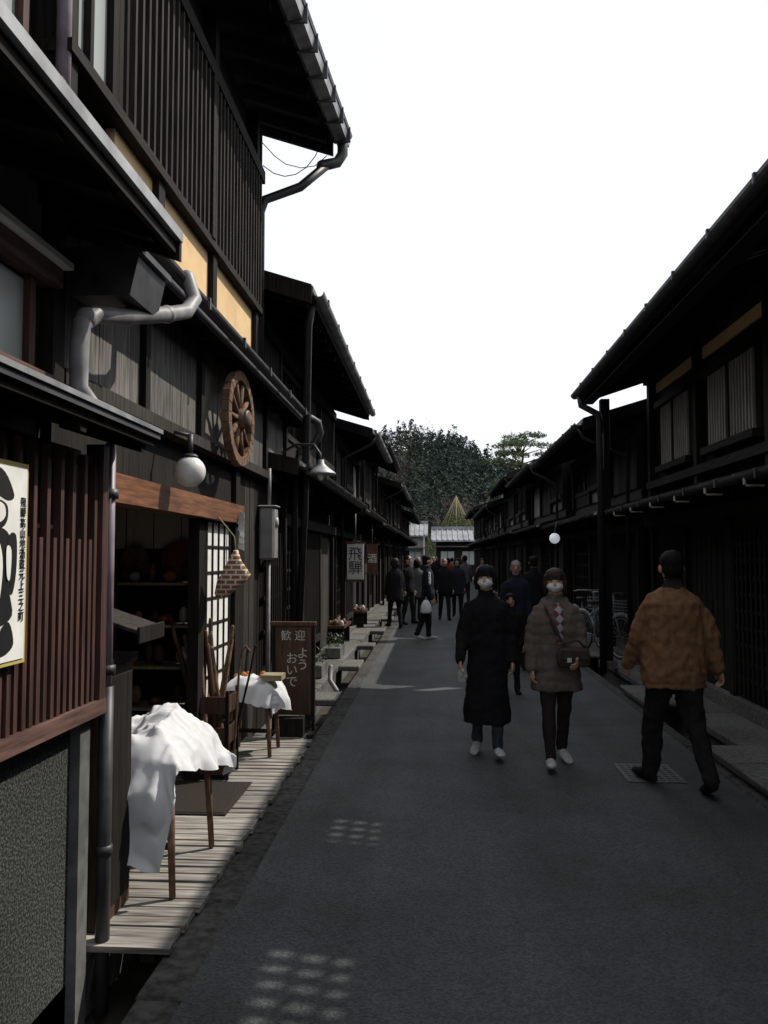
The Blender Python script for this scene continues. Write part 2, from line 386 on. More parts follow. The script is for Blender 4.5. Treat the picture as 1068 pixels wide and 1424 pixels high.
b.sbox('window_glass','glassf',S,1.64,1.659,1.6,3.2,2.42,2.76)
for y in (1.6,2.0,2.4,2.8,3.15): b.sbox('window_frame','red',S,1.61,1.639,y,y+.045,2.40,2.78)
b.sbox('window_sill','redh',S,1.58,1.655,1.5,3.3,2.36,2.40)
b.sbox('window_head','redh',S,1.57,1.655,1.0,3.35,2.78,2.86)
b.sbox('window_hood','white',S,1.53,1.655,1.0,3.36,2.863,2.89)
b.sbox('plaster_panel','plaster',S,1.645,1.659,1.0,3.30,2.93,3.2)
b.sbox('corner_stile','dark',S,1.60,1.66,3.33,3.44,2.3,3.3)
b.roofside('pent',S,1.12,3.05,1.95,3.33,-1,3.5,1.66,t=.018,pitch=.42,raf=.07,gut=None,fascia='metalL')
b.sbox('pent_plank','darkh',S,1.135,1.16,-1,3.5,2.98,3.03)
b.sbox('second_storey','dark',S,1.86,6,-3,3.58,3.25,6.0)
b.sbox('sash_glass','glassf',S,1.84,1.859,1.5,3.4,3.95,4.9)
for y in (1.5,2.0,2.5,3.0,3.4): b.sbox('sash','red',S,1.80,1.839,y,y+.05,3.9,4.95)
b.sbox('sash_rail','redh',S,1.79,1.857,1.4,3.5,3.84,3.9)
b.roofside('roof',S,1.1,5.7,6,7.4,-3,3.35,1.86,gut='metalL')
b.tube('mauve_downpipe','pipel',[(-1.72,3.62,5.6),(-1.72,3.62,3.42)],.035,10)
b.done()

b=B('wall_poster')
b.sbox('board','yellow',S,1.372,1.384,2.22,2.70,1.30,1.96)
b.sbox('sheet','white',S,1.368,1.371,2.235,2.685,1.315,1.945)
def blob(b,part,m,S,x,pts):
    # smooth closed outline through control points
    n=len(pts);out=[]
    for i in range(n):
        p0,p1,p2,p3=[pts[(i+k)%n] for k in (-1,0,1,2)]
        for t in (0,.25,.5,.75):
            q=[.5*((2*p1[a])+(-p0[a]+p2[a])*t+(2*p0[a]-5*p1[a]+4*p2[a]-p3[a])*t*t+(-p0[a]+3*p1[a]-3*p2[a]+p3[a])*t**3) for a in (0,1)]
            out.append((x*S,q[0],q[1]))
    b.add(part,m,out,[tuple(range(len(out)))])
# ink figure: hat, face, robe, sleeve, legs
fig=[('black',[(2.40,1.86),(2.46,1.93),(2.54,1.92),(2.60,1.85),(2.56,1.83),(2.48,1.85)]),
('black',[(2.45,1.83),(2.55,1.82),(2.56,1.77),(2.52,1.74),(2.46,1.76)]),
('black',[(2.36,1.70),(2.45,1.74),(2.56,1.73),(2.61,1.64),(2.58,1.55),(2.60,1.46),(2.50,1.43),(2.42,1.47),(2.44,1.56),(2.35,1.60)]),
('black',[(2.56,1.70),(2.615,1.72),(2.62,1.60),(2.59,1.53)]),
('black',[(2.42,1.45),(2.48,1.43),(2.46,1.36),(2.38,1.345),(2.40,1.39)]),
('black',[(2.53,1.42),(2.58,1.44),(2.61,1.37),(2.56,1.34),(2.50,1.35)]),
('black',[(2.26,1.90),(2.34,1.92),(2.36,1.80),(2.33,1.66),(2.34,1.45),(2.27,1.36),(2.25,1.6)]),
('white',[(2.48,1.82),(2.53,1.815),(2.54,1.78),(2.50,1.76)]),
('white',[(2.42,1.69),(2.50,1.70),(2.53,1.62),(2.51,1.50),(2.48,1.50),(2.50,1.61),(2.45,1.66)]),
('white',[(2.55,1.68),(2.58,1.67),(2.575,1.58),(2.555,1.59)]),
('white',[(2.28,1.84),(2.32,1.85),(2.31,1.7),(2.30,1.5),(2.28,1.5),(2.285,1.7)])]
for i,(m_,pts) in enumerate(fig): blob(b,'ink' if m_=='black' else 'highlight',m_,S,1.3672-.0006*i,pts)
r=b.done()
def text(body,size,loc,rot,m,parent=None,ext=.001,name='lettering',align='CENTER'):
    c=bpy.data.curves.new(name,'FONT'); c.body=body; c.size=size; c.extrude=ext; c.align_x=align; c.align_y='CENTER'; c.space_line=.95
    o=bpy.data.objects.new(name,c); scene.collection.objects.link(o); c.materials.append(M[m])
    o.location=Vector(loc)-(parent.location if parent else Vector()); o.rotation_euler=rot
    if parent:o.parent=parent
    return o
text('飛\n騨\n高\n山\n地\n酒\n蔵\n元\n上\n三\n之\n町',.036,(-1.3655,2.658,1.64),(rad(90),0,rad(90)),'black',r)

b=B('rainwater_pipe')
b.sprism('hopper','metal',S,[(1.30,2.98),(1.34,2.80),(1.60,2.80),(1.62,2.98)],3.50,3.86)
b.sbox('hopper_rim','metal',S,1.28,1.64,3.48,3.88,2.98,3.01)
b.tube('pipe','pipe',[(-1.34,4.32,3.16),(-1.30,4.33,3.04),(-1.31,4.22,2.94),(-1.34,4.0,2.86),(-1.42,3.62,2.74),(-1.47,3.45,2.70),(-1.50,3.38,2.64),(-1.50,3.36,2.52),(-1.50,3.36,2.36),(-1.46,3.40,2.29),(-1.36,3.50,2.24)],.040,16,True)
for y,z,x in ((4.0,2.86,-1.34),(3.40,2.67,-1.49)): b.ell('collar','pipe',(x,y,z),(.046,.046,.046))
b.tube('lower_pipe','pipel',[(-1.40,3.47,2.14),(-1.40,3.47,1.1)],.022,10)
b.tube('lower_pipe_sleeve','metal',[(-1.40,3.47,1.1),(-1.40,3.47,-.25)],.030,10)
for z in (1.9,1.15,.4): b.tube('clip','metal',[(-1.40,3.47,z),(-1.40,3.47,z+.04)],.036,10)
b.done()

# ------------------------------------------------------------------ LEFT: shop
b=B('wooden_shop')
b.box('shop_floor','floor',-5,-1.78,3.6,6.9,-.02,.04)
b.box('shop_back_wall','inside',-5.1,-5.0,3.5,7.0,0,2.3)
b.box('side_wall','dark',-5,-1.72,3.46,3.56,-.1,2.3)
b.box('side_wall','dark',-5,-1.82,6.95,7.05,-.1,2.3)
b.box('ceiling','dark',-5,-1.75,3.56,6.95,2.25,2.3)
for i in range(14):
    x=-2.95+i*.08; b.box('curtain','curtain',x,x+.077,6.88+.012*math.sin(i*1.9),6.885+.012*math.sin(i*1.9),1.72,2.15)
for z in (.42,.75,1.08,1.42):
    b.box('shelf','inside',-3.4,-1.84,6.55,6.90,z,z+.022)
    x=-3.35
    while x<-1.9:
        m=random.choice(['ceram','ceramw','orange','wheel','signw','ceramw','signw']); r=U(.03,.07); h=U(.03,.09)
        b.ell('goods',m,(x,6.68+U(-.03,.05),z+.025+h),(r,r,h),10,7); x+=r*2+U(.01,.09)
for x in (-3.42,-2.6,-1.86): b.box('shelf_post','signw',x,x+.03,6.53,6.56,.04,1.7)
b.ell('tray','ceram',(-2.15,6.80,1.62),(.16,.02,.16)); b.ell('tray','wheel',(-2.52,6.80,1.60),(.14,.02,.14))
b.box('display_bench','signw',-2.5,-2.0,3.75,5.3,.35,.42); b.box('display_bench','dark',-2.45,-2.05,3.8,5.25,.045,.35)
for i in range(20): b.ell('goods',random.choice(['orange','ceramw','blue','wheel']),(U(-2.45,-2.05),U(3.8,5.2),.46),(U(.03,.06),U(.03,.06),.04),8,6)
b.sbox('post','dark',S,1.68,1.80,3.50,3.62,-.02,3.3)
b.sbox('post','dark',S,1.66,1.80,6.78,6.92,-.02,3.3)
b.sbox('lintel','beam',S,1.63,1.79,3.62,6.95,1.93,2.08)
b.sbox('lintel_shadow_board','dark',S,1.70,1.80,3.62,6.95,2.085,2.44)  # dark wood board filling between lintel and head rail
def shoji(x,y0,y1,z0,z1,part='sliding_door'):
    b.sbox(part+'_pane','white',S,x+.008,x+.016,y0,y1,z0+.5,z1)
    b.sbox(part+'_kick','slat',S,x+.006,x+.022,y0,y1,z0,z0+.5)
    for q in range(5):
        yy=y0+(y1-y0)*q/4; w=.02 if q in (0,4) else .008; b.sbox(part+'_bar','dark',S,x-.004,x+.03,yy-w,yy+w,z0,z1)
    for q in range(8):
        zz=z0+.5+(z1-z0-.5)*q/7; b.sbox(part+'_bar','dark',S,x-.002,x+.027,y0,y1,zz-.009,zz+.009)
shoji(1.70,6.05,6.75,.06,1.92)
b.sbox('door_edge','dark',S,1.70,1.78,5.86,6.03,.05,1.93)
b.sbox('head_rail','slat',S,1.60,1.80,3.46,8.9,2.40,2.47)
y=3.5
while y<8.9:
    w=min(U(.17,.25),8.9-y); b.sbox('frieze_board','board',S,1.66-U(0,.006),1.72,y,y+w-.005,2.47,3.2); y+=w
for y in (4.5,5.6,6.8,7.8): b.sbox('frieze_post','dark',S,1.62,1.70,y,y+.07,2.47,3.15)
y=7.06
while y<8.85:
    w=min(.19,8.88-y); b.sbox('wall_board','dark' if R()<.7 else 'slat',S,1.70-U(0,.006),1.78,y,y+w-.006,.0,2.39); y+=w
b.sbox('post','dark',S,1.62,1.76,8.84,8.95,-.02,3.2)
b.sbox('wall_core','dark',S,1.76,1.9,7.0,8.9,0,3.1)
b.slats('side_lattice','dark',S,1.64,7.9,8.8,.6,1.9,.1,.03,.03,3)
b.sbox('upper_core','dark',S,1.80,6.0,3.6,7.82,2.46,5.95)
b.sbox('ochre_plaster','ochre',S,1.745,1.799,4.3,7.72,3.2,3.99)
for y in (3.62,4.9,6.15,7.66): b.sbox('upper_post','dark',S,1.70,1.80,y,y+.11,3.1,5.95)
b.sbox('upper_sill','darkh',S,1.67,1.80,3.6,7.84,3.99,4.05)
b.sbox('upper_head','darkh',S,1.66,1.80,3.6,7.84,5.30,5.42)
b.slats('balcony_lattice','slat',S,1.67,4.35,7.78,4.05,5.30,.105,.030,.035,0)
b.sbox('balcony_mid','darkh',S,1.66,1.72,5.98,6.06,4.05,5.30)
b.sbox('balcony_back','dark',S,1.76,1.79,4.35,7.78,4.07,5.3)
b.sbox('sash_glass','glassf',S,1.78,1.799,3.75,4.25,4.1,5.3)
b.sbox('sash','dark',S,1.74,1.78,3.96,4.0,4.05,5.3)
b.sbox('sash','dark',S,1.74,1.78,4.25,4.33,4.05,5.3)
b.sbox('corner_board','darkh',S,1.70,1.80,7.84,7.88,3.1,5.9)
b.roofside('pent',S,1.44,3.14,1.80,3.24,3.5,8.95,1.70,t=.02,pitch=.42,raf=.05,gut='metal',fascia='metal',gutr=.042)
def skew(part,m,e0,e1,r0,r1,y0,y1,t,dz=0):
    b.hexa(part,m,[(e0[0],y0,e0[1]+dz),(e1[0],y1,e1[1]+dz),(r1[0],y1,r1[1]+dz),(r0[0],y0,r0[1]+dz),(e0[0],y0,e0[1]+dz+t),(e1[0],y1,e1[1]+dz+t),(r1[0],y1,r1[1]+dz+t),(r0[0],y0,r0[1]+dz+t)])
E0=(-1.38,5.90);E1=(-1.03,5.98);R0=(-6,7.5);R1=(-6,7.6)
skew('main_roof','roof',E0,E1,R0,R1,3.3,8.3,.08)
skew('main_roof_soffit','darkx',(E0[0]-.03,E0[1]),(E1[0]-.03,E1[1]),R0,R1,3.35,8.25,.02,-.03)
y=3.45
while y<8.25:
    t=(y-3.3)/5; ex=E0[0]+(E1[0]-E0[0])*t; ez=E0[1]+(E1[1]-E0[1])*t; k=.34
    b.prism('main_rafter','darkx',[(ex-.05,ez-.14),(-1.9,ez-.14+k*(1.9+ex-.05)),(-1.9,ez-.03+k*(1.9+ex-.05)),(ex-.05,ez-.03)],y,y+.06); y+=.42
b.hexa('fascia','metal',[(E0[0]+.015,3.28,E0[1]-.05),(E1[0]+.015,8.32,E1[1]-.05),(E1[0]-.01,8.32,E1[1]-.05),(E0[0]-.01,3.28,E0[1]-.05),(E0[0]+.015,3.28,E0[1]+.10),(E1[0]+.015,8.32,E1[1]+.10),(E1[0]-.01,8.32,E1[1]+.10),(E0[0]-.01,3.28,E0[1]+.10)])
b.hexa('gutter','metalL',[(E0[0]+.14,3.28,E0[1]-.07),(E1[0]+.14,8.36,E1[1]-.07),(E1[0]+.03,8.36,E1[1]-.09),(E0[0]+.03,3.28,E0[1]-.09),(E0[0]+.16,3.28,E0[1]+.04),(E1[0]+.16,8.36,E1[1]+.04),(E1[0]+.03,8.36,E1[1]+.04),(E0[0]+.03,3.28,E0[1]+.04)])
b.hexa('gutter_lip','metal',[(E0[0]+.165,3.28,E0[1]+.02),(E1[0]+.165,8.36,E1[1]+.02),(E1[0]+.155,8.36,E1[1]+.02),(E0[0]+.155,3.28,E0[1]+.02),(E0[0]+.175,3.28,E0[1]+.05),(E1[0]+.175,8.36,E1[1]+.05),(E1[0]+.155,8.36,E1[1]+.05),(E0[0]+.155,3.28,E0[1]+.05)])
for i in range(13):
    t=.04+i*.078; x=E0[0]+(E1[0]-E0[0])*t; z=E0[1]+(E1[1]-E0[1])*t; y=3.3+5*t
    b.box('gutter_bracket','metal',x+.0,x+.18,y,y+.022,z-.10,z+.055)
b.prism('barge','dark',[(-1.05,5.80),(-6,7.45),(-6,7.7),(-1.05,6.06)],8.28,8.33)
b.tube('gutter_elbow','metal',[(-.95,8.28,5.95),(-.95,8.28,5.80),(-1.0,8.25,5.70),(-1.15,8.15,5.62)],.055,12,True)
b.tube('downpipe','pipeb',[(-1.1,8.18,5.64),(-1.35,8.05,5.36),(-1.68,7.92,5.18),(-1.72,7.9,5.05),(-1.72,7.9,3.2)],.045,12)
b.tube('cable','black',[(-1.15,8.2,5.9),(-1.22,8.16,5.72),(-1.3,8.1,5.58),(-1.4,8.05,5.49),(-1.5,8.0,5.45),(-1.6,7.95,5.46),(-1.7,7.9,5.52)],.005,5)
b.tube('cable','black',[(-1.1,8.2,5.75),(-1.22,8.15,5.62),(-1.35,8.1,5.58),(-1.5,8.05,5.60),(-1.6,8.0,5.66),(-1.75,7.9,5.80)],.0045,5)
b.tube('pent_elbow','metal',[(-1.37,8.9,3.16),(-1.30,9.0,3.13),(-1.28,9.05,3.02),(-1.34,9.05,2.90),(-1.5,9.0,2.80)],.045,12,True)
b.tube('pent_downpipe','pipeb',[(-1.5,9.0,2.8),(-1.55,9.0,2.6),(-1.55,9.0,0)],.035,10)
b.done()

b=B('cart_wheel')
n=28; r0=.29; r1=.365
for k in range(n):
    a0=2*math.pi*k/n; a1=2*math.pi*(k+1)/n-.004
    p=[]
    for x in (-.03,.03):
        for (r,a) in ((r0,a0),(r1,a0),(r1,a1),(r0,a1)): p.append((x,r*math.cos(a),r*math.sin(a)))
    b.hexa('rim','wheel',p)
for k in range(10):
    a=2*math.pi*k/10; b.tube('spoke','wheel',[(0,.05*math.cos(a),.05*math.sin(a)),(0,.30*math.cos(a),.30*math.sin(a))],[.024,.019],8)
b.tube('hub','wheel',[(-.09,0,0),(-.04,0,0),(.04,0,0),(.09,0,0)],[.055,.08,.08,.05],14)
b.tube('hub_band','iron',[(.06,0,0),(.08,0,0)],[.07,.062],14)
e=b.done(.004); e.location=(-1.50,6.18,2.70-.365); e.rotation_euler=(0,0,rad(-2))
b=B('globe_lamp')
b.ell('globe','globe',(-1.5,4.95,2.17),(.095,.095,.095),20,14); b.tube('stem','metal',[(-1.5,4.95,2.26),(-1.5,4.95,2.40)],.018,8); b.ell('cap','metal',(-1.5,4.95,2.262),(.05,.05,.02)); b.tube('arm','metal',[(-1.5,4.95,2.39),(-1.66,4.95,2.43)],.012,8)
b.done()
b=B('notice_board')
b.sbox('panel','dark',S,1.60,1.62,3.60,3.74,1.35,1.90)
b.sbox('sheet','blue',S,1.592,1.599,3.61,3.73,1.72,1.88); b.sbox('sheet','paper',S,1.592,1.599,3.61,3.73,1.55,1.70); b.sbox('sheet','orange',S,1.592,1.599,3.61,3.73,1.42,1.53)
b.done()
b=B('display_case')
b.sbox('cabinet','signw',S,1.44,1.78,3.53,3.88,.05,1.17); b.sbox('cabinet_top','dark',S,1.42,1.80,3.51,3.90,1.172,1.20)
b.sbox('cabinet_panel','dark',S,1.425,1.438,3.57,3.84,.12,1.12)
b.hexa('tilted_tray','slat',[(-1.34,3.66,1.30),(-1.34,3.98,1.30),(-1.58,3.98,1.38),(-1.58,3.66,1.38),(-1.34,3.66,1.32),(-1.34,3.98,1.32),(-1.58,3.98,1.40),(-1.58,3.66,1.40)])
b.box('tilted_tray_lip','dark',-1.338,-1.325,3.65,3.99,1.26,1.335)
b.box('tray_bracket','dark',-1.56,-1.54,3.7,3.72,1.2,1.37)
b.done(.003)

def cloth_table(name,cx,cy,a,c,h,drop,seed,lump=.06,legm='wheel',res=80):
    b=B(name)
    b.box('top','darkh',cx-a,cx+a,cy-c,cy+c,h-.03,h)
    for sx in (-1,1):
        for sy in (-1,1):
            x=cx+sx*(a-.05);y=cy+sy*(c-.05)
            b.tube('leg',legm,[(x,y,h-.03),(x+sx*.03,y+sy*.03,.055)],[.022,.016],8)
    b.box('brace','darkh',cx-a+.05,cx+a-.05,cy-c+.04,cy-c+.06,h*.4,h*.4+.03)
    xm,xp,ym,yp=drop
    V=[];F=[]
    for i in range(res+1):
        for j in range(res+1):
            u=-a-xm+(2*a+xm+xp)*i/res; v=-c-ym+(2*c+ym+yp)*j/res
            us=u+.20*v; vs=v-.16*u
            ex=max(0,abs(us)-a);ey=max(0,abs(vs)-c)
            wob=noise.noise(Vector((u*3,v*3,seed+4)))
            d=math.hypot(ex,ey)
            x=math.copysign(min(abs(us),a),us)+math.copysign(1,us)*ex*.14
            y=math.copysign(min(abs(vs),c),vs)+math.copysign(1,vs)*ey*.10
            k=min(1,d/.13)
            tt=(us if ey>ex else vs)
            fold=(.040*math.sin(tt*22+5*wob)+.018*math.sin(tt*51+8*wob))*k
            if ey>ex: y+=math.copysign(fold+.035*k,vs)
            elif ex>0: x+=math.copysign(fold+.035*k,us)
            z=h+.008-d
            inn=max(0,1-max(abs(us)/a,abs(vs)/c)**4)
            z+=lump*inn*(.8+1.1*noise.noise(Vector((u*3.6,v*3.4,seed))))
            for q,(fx,fy) in enumerate(((9,3),(4,8),(-6,7))):
                cre=1-abs(noise.noise(Vector((u*fx+v*2+.8*wob,v*fy-u*2,seed+9+q))))*2.6
                z+=.022*max(0,cre)**3*(.4+.6*inn)
            z+=.006*noise.noise(Vector((u*18,v*18,seed)))
            z=max(z,.075)
            V.append((cx+x,cy+y,z))
    for i in range(res):
        for j in range(res):
            q=i*(res+1)+j; F.append((q,q+res+1,q+res+2,q+1))
    b.add('cloth','cloth',V,F,True)
    return b
b=cloth_table('cloth_covered_table',-1.50,4.24,.28,.36,.66,(.25,.10,.42,.18),3,.13,res=100); b.done()
b=cloth_table('cloth_covered_stool',-1.50,6.80,.19,.2,.60,(.15,.20,.12,.1),8,.04,res=46)
b.box('basket','straw',-1.40,-1.24,6.62,6.80,.655,.70)
for i in range(6): b.ell('goods','orange',(U(-1.65,-1.4),U(6.65,6.9),.68),(.025,.025,.02),8,6)
b.done()
b=B('umbrella_crate')
x0,x1,y0,y1=-1.80,-1.50,5.93,6.23
for z in (.09,.30,.52):
    b.box('slat','signw',x0,x1,y0,y0+.015,z,z+.12); b.box('slat','signw',x0,x1,y1-.015,y1,z,z+.12)
    b.box('slat','signw',x0,x0+.015,y0+.016,y1-.016,z,z+.12); b.box('slat','signw',x1-.015,x1,y0+.016,y1-.016,z,z+.12)
for x in (x0-.01,x1-.015):
    for y in (y0-.01,y1-.015): b.box('corner','dark',x,x+.025,y,y+.025,.055,.68)
b.box('bottom','dark',x0+.016,x1-.016,y0+.016,y1-.016,.06,.085)
for i in range(10):
    x=x0+.05+U(0,.2);y=y0+.05+U(0,.2);lx=U(-.26,-.02) if i<9 else .12; h=U(.92,1.18)
    b.tube('umbrella','signw' if i%3 else 'wheel',[(x,y,.1),(x+lx*.5,y+U(-.03,.03),h*.55),(x+lx,y+U(-.05,.05),h-.1)],[.03,.026,.018],8,True)
    b.tube('handle','wheel' if i%2 else 'signw',[(x+lx,y,h-.12),(x+lx*1.1,y,h)],.014,7,True)
b.tube('cane','wheel',[(-1.5,6.1,.1),(-1.46,6.1,.8),(-1.44,6.1,.95),(-1.41,6.1,.99),(-1.38,6.1,.95)],.009,7,True)
b.tube('cane','dark',[(-1.55,6.15,.1),(-1.40,6.2,.78),(-1.36,6.2,.98)],.009,7,True)
b.done()
b=B('welcome_signboard')
cx=-1.30;cy=7.5
b.box('board','signw',cx-.17,cx+.17,cy,cy+.03,.22,1.02); b.box('cap','signw',cx-.21,cx+.21,cy-.02,cy+.05,1.022,1.06)
for x in (cx-.19,cx+.172): b.box('leg','dark',x,x+.03,cy-.01,cy+.04,.055,1.02)
b.box('foot','dark',cx-.21,cx-.15,cy-.18,cy+.2,.055,.085); b.box('foot','dark',cx+.15,cx+.21,cy-.18,cy+.2,.055,.085)
b.box('planter','dark',cx-.12,cx+.12,cy-.16,cy-.02,.055,.22)
r=b.done(.004)
text('歓 迎',.10,(cx,cy-.004,.93),(rad(90),0,0),'paper',r,.002)
text('よ\nう',.11,(cx+.09,cy-.004,.72),(rad(90),0,0),'paper',r,.002)
text('お\nい\nで',.11,(cx-.01,cy-.004,.62),(rad(90),0,0),'paper',r,.002)
def patmat(name,c1,c2,scale,rotz=45):
    m=bpy.data.materials.new(name); m.use_nodes=True; nt=m.node_tree;N=nt.nodes;L=nt.links;p=N['Principled BSDF']; p.inputs['Roughness'].default_value=.9
    tc=N.new('ShaderNodeTexCoord'); mp=N.new('ShaderNodeMapping'); mp.inputs['Rotation'].default_value=(0,rad(rotz),0); mp.inputs['Location'].default_value=(.013,.511,.017)
    ck=N.new('ShaderNodeTexChecker'); ck.inputs['Scale'].default_value=scale; ck.inputs[1].default_value=(*c1,1); ck.inputs[2].default_value=(*c2,1)
    mp.inputs['Scale'].default_value=(1,.0001,1)
    L.new(tc.outputs['Object'],mp.inputs[0]); L.new(mp.outputs[0],ck.inputs[0]); L.new(ck.outputs[0],p.inputs['Base Color'])
    return m
def pouchmat():
    m=bpy.data.materials.new('woven_pouch'); m.use_nodes=True; nt=m.node_tree;N=nt.nodes;L=nt.links;p=N['Principled BSDF']; p.inputs['Roughness'].default_value=.9
    tc=N.new('ShaderNodeTexCoord'); mp=N.new('ShaderNodeMapping'); mp.inputs['Rotation'].default_value=(rad(90),0,0)
    bk=N.new('ShaderNodeTexBrick'); bk.inputs['Scale'].default_value=7; bk.inputs['Mortar Size'].default_value=.045
    bk.inputs['Color1'].default_value=(.26,.13,.07,1); bk.inputs['Color2'].default_value=(.20,.09,.045,1); bk.inputs['Mortar'].default_value=(.62,.54,.44,1)
    L.new(tc.outputs['Object'],mp.inputs[0]); L.new(mp.outputs[0],bk.inputs[0]); L.new(bk.outputs[0],p.inputs['Base Color']); return m
M['pouch']=pouchmat()
b=B('hanging_pouch')
v,f=loft_geo([(1.34,.02,.03,-.04,0),(1.38,.06,.055,-.03,0),(1.47,.105,.07,.0,0),(1.52,.11,.06,.015,0),(1.62,.05,.03,-.03,0),(1.70,.015,.015,-.05,0)],18,3)
v=[Vector((q.x-1.50+.35*(q.z-1.5),q.y+6.05,q.z)) for q in v]; b.add('pouch','pouch',v,f,True)
b.tube('cord','straw',[(-1.48,6.05,1.69),(-1.50,6.08,1.8),(-1.63,6.10,1.95)],.005,6)
b.done()
b=B('hanging_paper_charm')
for i in range(6): b.hexa('strip','ceramw',[(-1.62+U(-.02,.02),6.72+U(-.02,.02),1.72+i*.05)]+[(-1.58,6.73,1.70+i*.05),(-1.58,6.74,1.70+i*.05),(-1.62,6.74,1.72+i*.05),(-1.62,6.72,1.78+i*.05),(-1.58,6.73,1.76+i*.05),(-1.58,6.74,1.76+i*.05),(-1.62,6.74,1.78+i*.05)])
b.done()
b=B('electric_meter_box')
b.box('case','plaster',-1.68,-1.53,7.75,7.95,1.62,2.12); b.box('hood','plaster',-1.69,-1.51,7.74,7.96,2.122,2.14); b.tube('conduit','pipe',[(-1.6,7.85,2.14),(-1.6,7.85,2.5)],.018,8); b.tube('conduit','pipe',[(-1.6,7.85,1.62),(-1.6,7.85,0.05)],.018,8)
b.tube('dial','glassf',[(-1.53,7.85,1.98),(-1.515,7.85,1.98)],.05,14)
b.done(.02)
b=B('enamel_street_lamp')
b.tube('arm','metal',[(-1.62,8.6,2.75),(-1.45,8.5,2.82),(-1.25,8.4,2.80),(-1.18,8.35,2.70),(-1.17,8.35,2.60)],.014,8)
v,f=loft_geo([(2.49,.155,.155,-1.17,8.35),(2.505,.15,.15,-1.17,8.35),(2.55,.09,.09,-1.17,8.35),(2.60,.035,.035,-1.17,8.35),(2.64,.03,.03,-1.17,8.35)],20,2); b.add('shade','metalL',v,f,True)
b.ell('bulb','globe',(-1.17,8.35,2.475),(.04,.04,.05))
b.done()
for (y,x) in ((11.2,-1.62),(13.3,-1.62)):
    b=B('flower_planter')
    b.box('trough','conc',x-.12,x+.12,y-.35,y+.35,.07,.22)
    for i in range(220):
        p=Vector((x+U(-.13,.13),y+U(-.35,.35),.22+U(0,.18))); d=Vector((U(-1,1),U(-1,1),U(-.3,1)))*.045; e2=Vector((U(-1,1),U(-1,1),U(-1,1)))*.025
        b.add('foliage','leafg' if i%9 else 'ceramw',[p,p+d,p+e2],[(0,1,2)])
    b.done()
def hang_sign(x,y,z0,z1,w,body,size,bm,tm):
    b=B('hanging_shop_sign')
    b.box('board',bm,x-w/2,x+w/2,y,y+.03,z0,z1); b.box('frame','signw',x-w/2-.03,x+w/2+.03,y-.01,y+.04,z1+.002,z1+.04); b.box('frame','signw',x-w/2-.03,x+w/2+.03,y-.01,y+.04,z0-.04,z0-.002); b.tube('hook','iron',[(x,y+.01,z1+.04),(x,y+.01,z1+.5)],.012,6)
    r=b.done(); text(body,size,(x,y-.003,(z0+z1)/2),(rad(90),0,0),tm,r,.002)
hang_sign(-1.33,13.6,1.28,1.86,.27,'飛\n騨',.24,'paper','black')
hang_sign(-1.42,18.4,1.3,1.9,.24,'酒',.22,'signw','paper')
b=B('shop_curtain')
for i in range(4):
    y=16.2+i*.55
    v=[];f=[]
    for a in range(9):
        for c in range(5): v.append((-1.62+.02*math.sin(a*1.7+c*.6),y+.52*a/8,1.95-.5*c/4))
    for a in range(8):
        for c in range(4): q=a*5+c; f.append((q,q+5,q+6,q+1))
    b.add('panel','curtain' if i%2 else 'paper',v,f,True)
b.tube('rod','wheel',[(-1.62,16.1,1.97),(-1.62,18.5,1.97)],.015,6)
b.done()
for y in (10.4,15.2,19.2):
    b=B('display_bench')
    b.box('seat','signw',-1.95,-1.62,y-.6,y+.6,.38,.43)
    for yy in (y-.5,y+.46): b.box('leg','dark',-1.93,-1.64,yy,yy+.05,.06,.38)
    for i in range(12): b.ell('goods',random.choice(['ceramw','wheel','wheel','orange','signw','signw']),(U(-1.9,-1.67),y+U(-.5,.5),.46),(U(.03,.06),U(.03,.07),U(.03,.08)),8,6)
    b.done()

# ------------------------------------------------------------------ LEFT: other houses
def ml(*a,**k): 
    b=machiya(*a,**k); b.done(); return b
ml(-1,8.0,15.0,1.95,1.22,4.25,1.35,2.55,['lattice','grid','lattice','boards'],['lattice','window','boards','lattice'],gut='metalL',upper=2.95,pipe=False)
ml(-1,15.25,20.0,1.95,1.18,3.95,1.30,2.5,['grid','lattice','boards'],['boards','lattice','grey'],upper=2.85,slope=.30,gut='metalL')
ml(-1,20.2,27.0,2.0,1.25,4.45,1.30,2.45,['lattice','boards','grid','amber'],['window','lattice','boards'],upper=2.9,slope=.42)
ml(-1,27.3,34.0,1.95,1.15,4.0,1.30,2.5,['boards','lattice'],['lattice','grey'],upper=2.85,gut='metalL')
ml(-1,34.2,44.0,1.95,1.2,4.3,1.30,2.5,['lattice','window'],['boards','lattice'],upper=2.85)
ml(-1,44.2,56.0,1.9,1.1,3.9,1.30,2.5,['lattice','boards'],['lattice','grey'],upper=2.85)
b=B('support_pole'); b.tube('pole','pipeb',[(-1.24,8.2,4.25),(-1.30,8.3,4.0),(-1.42,8.9,2.2),(-1.55,9.1,.05)],.04,10); b.tube('spout','pipe',[(-1.3,10.2,.30),(-1.3,10.15,.14),(-1.2,10.0,.04)],.03,8,True); b.done()

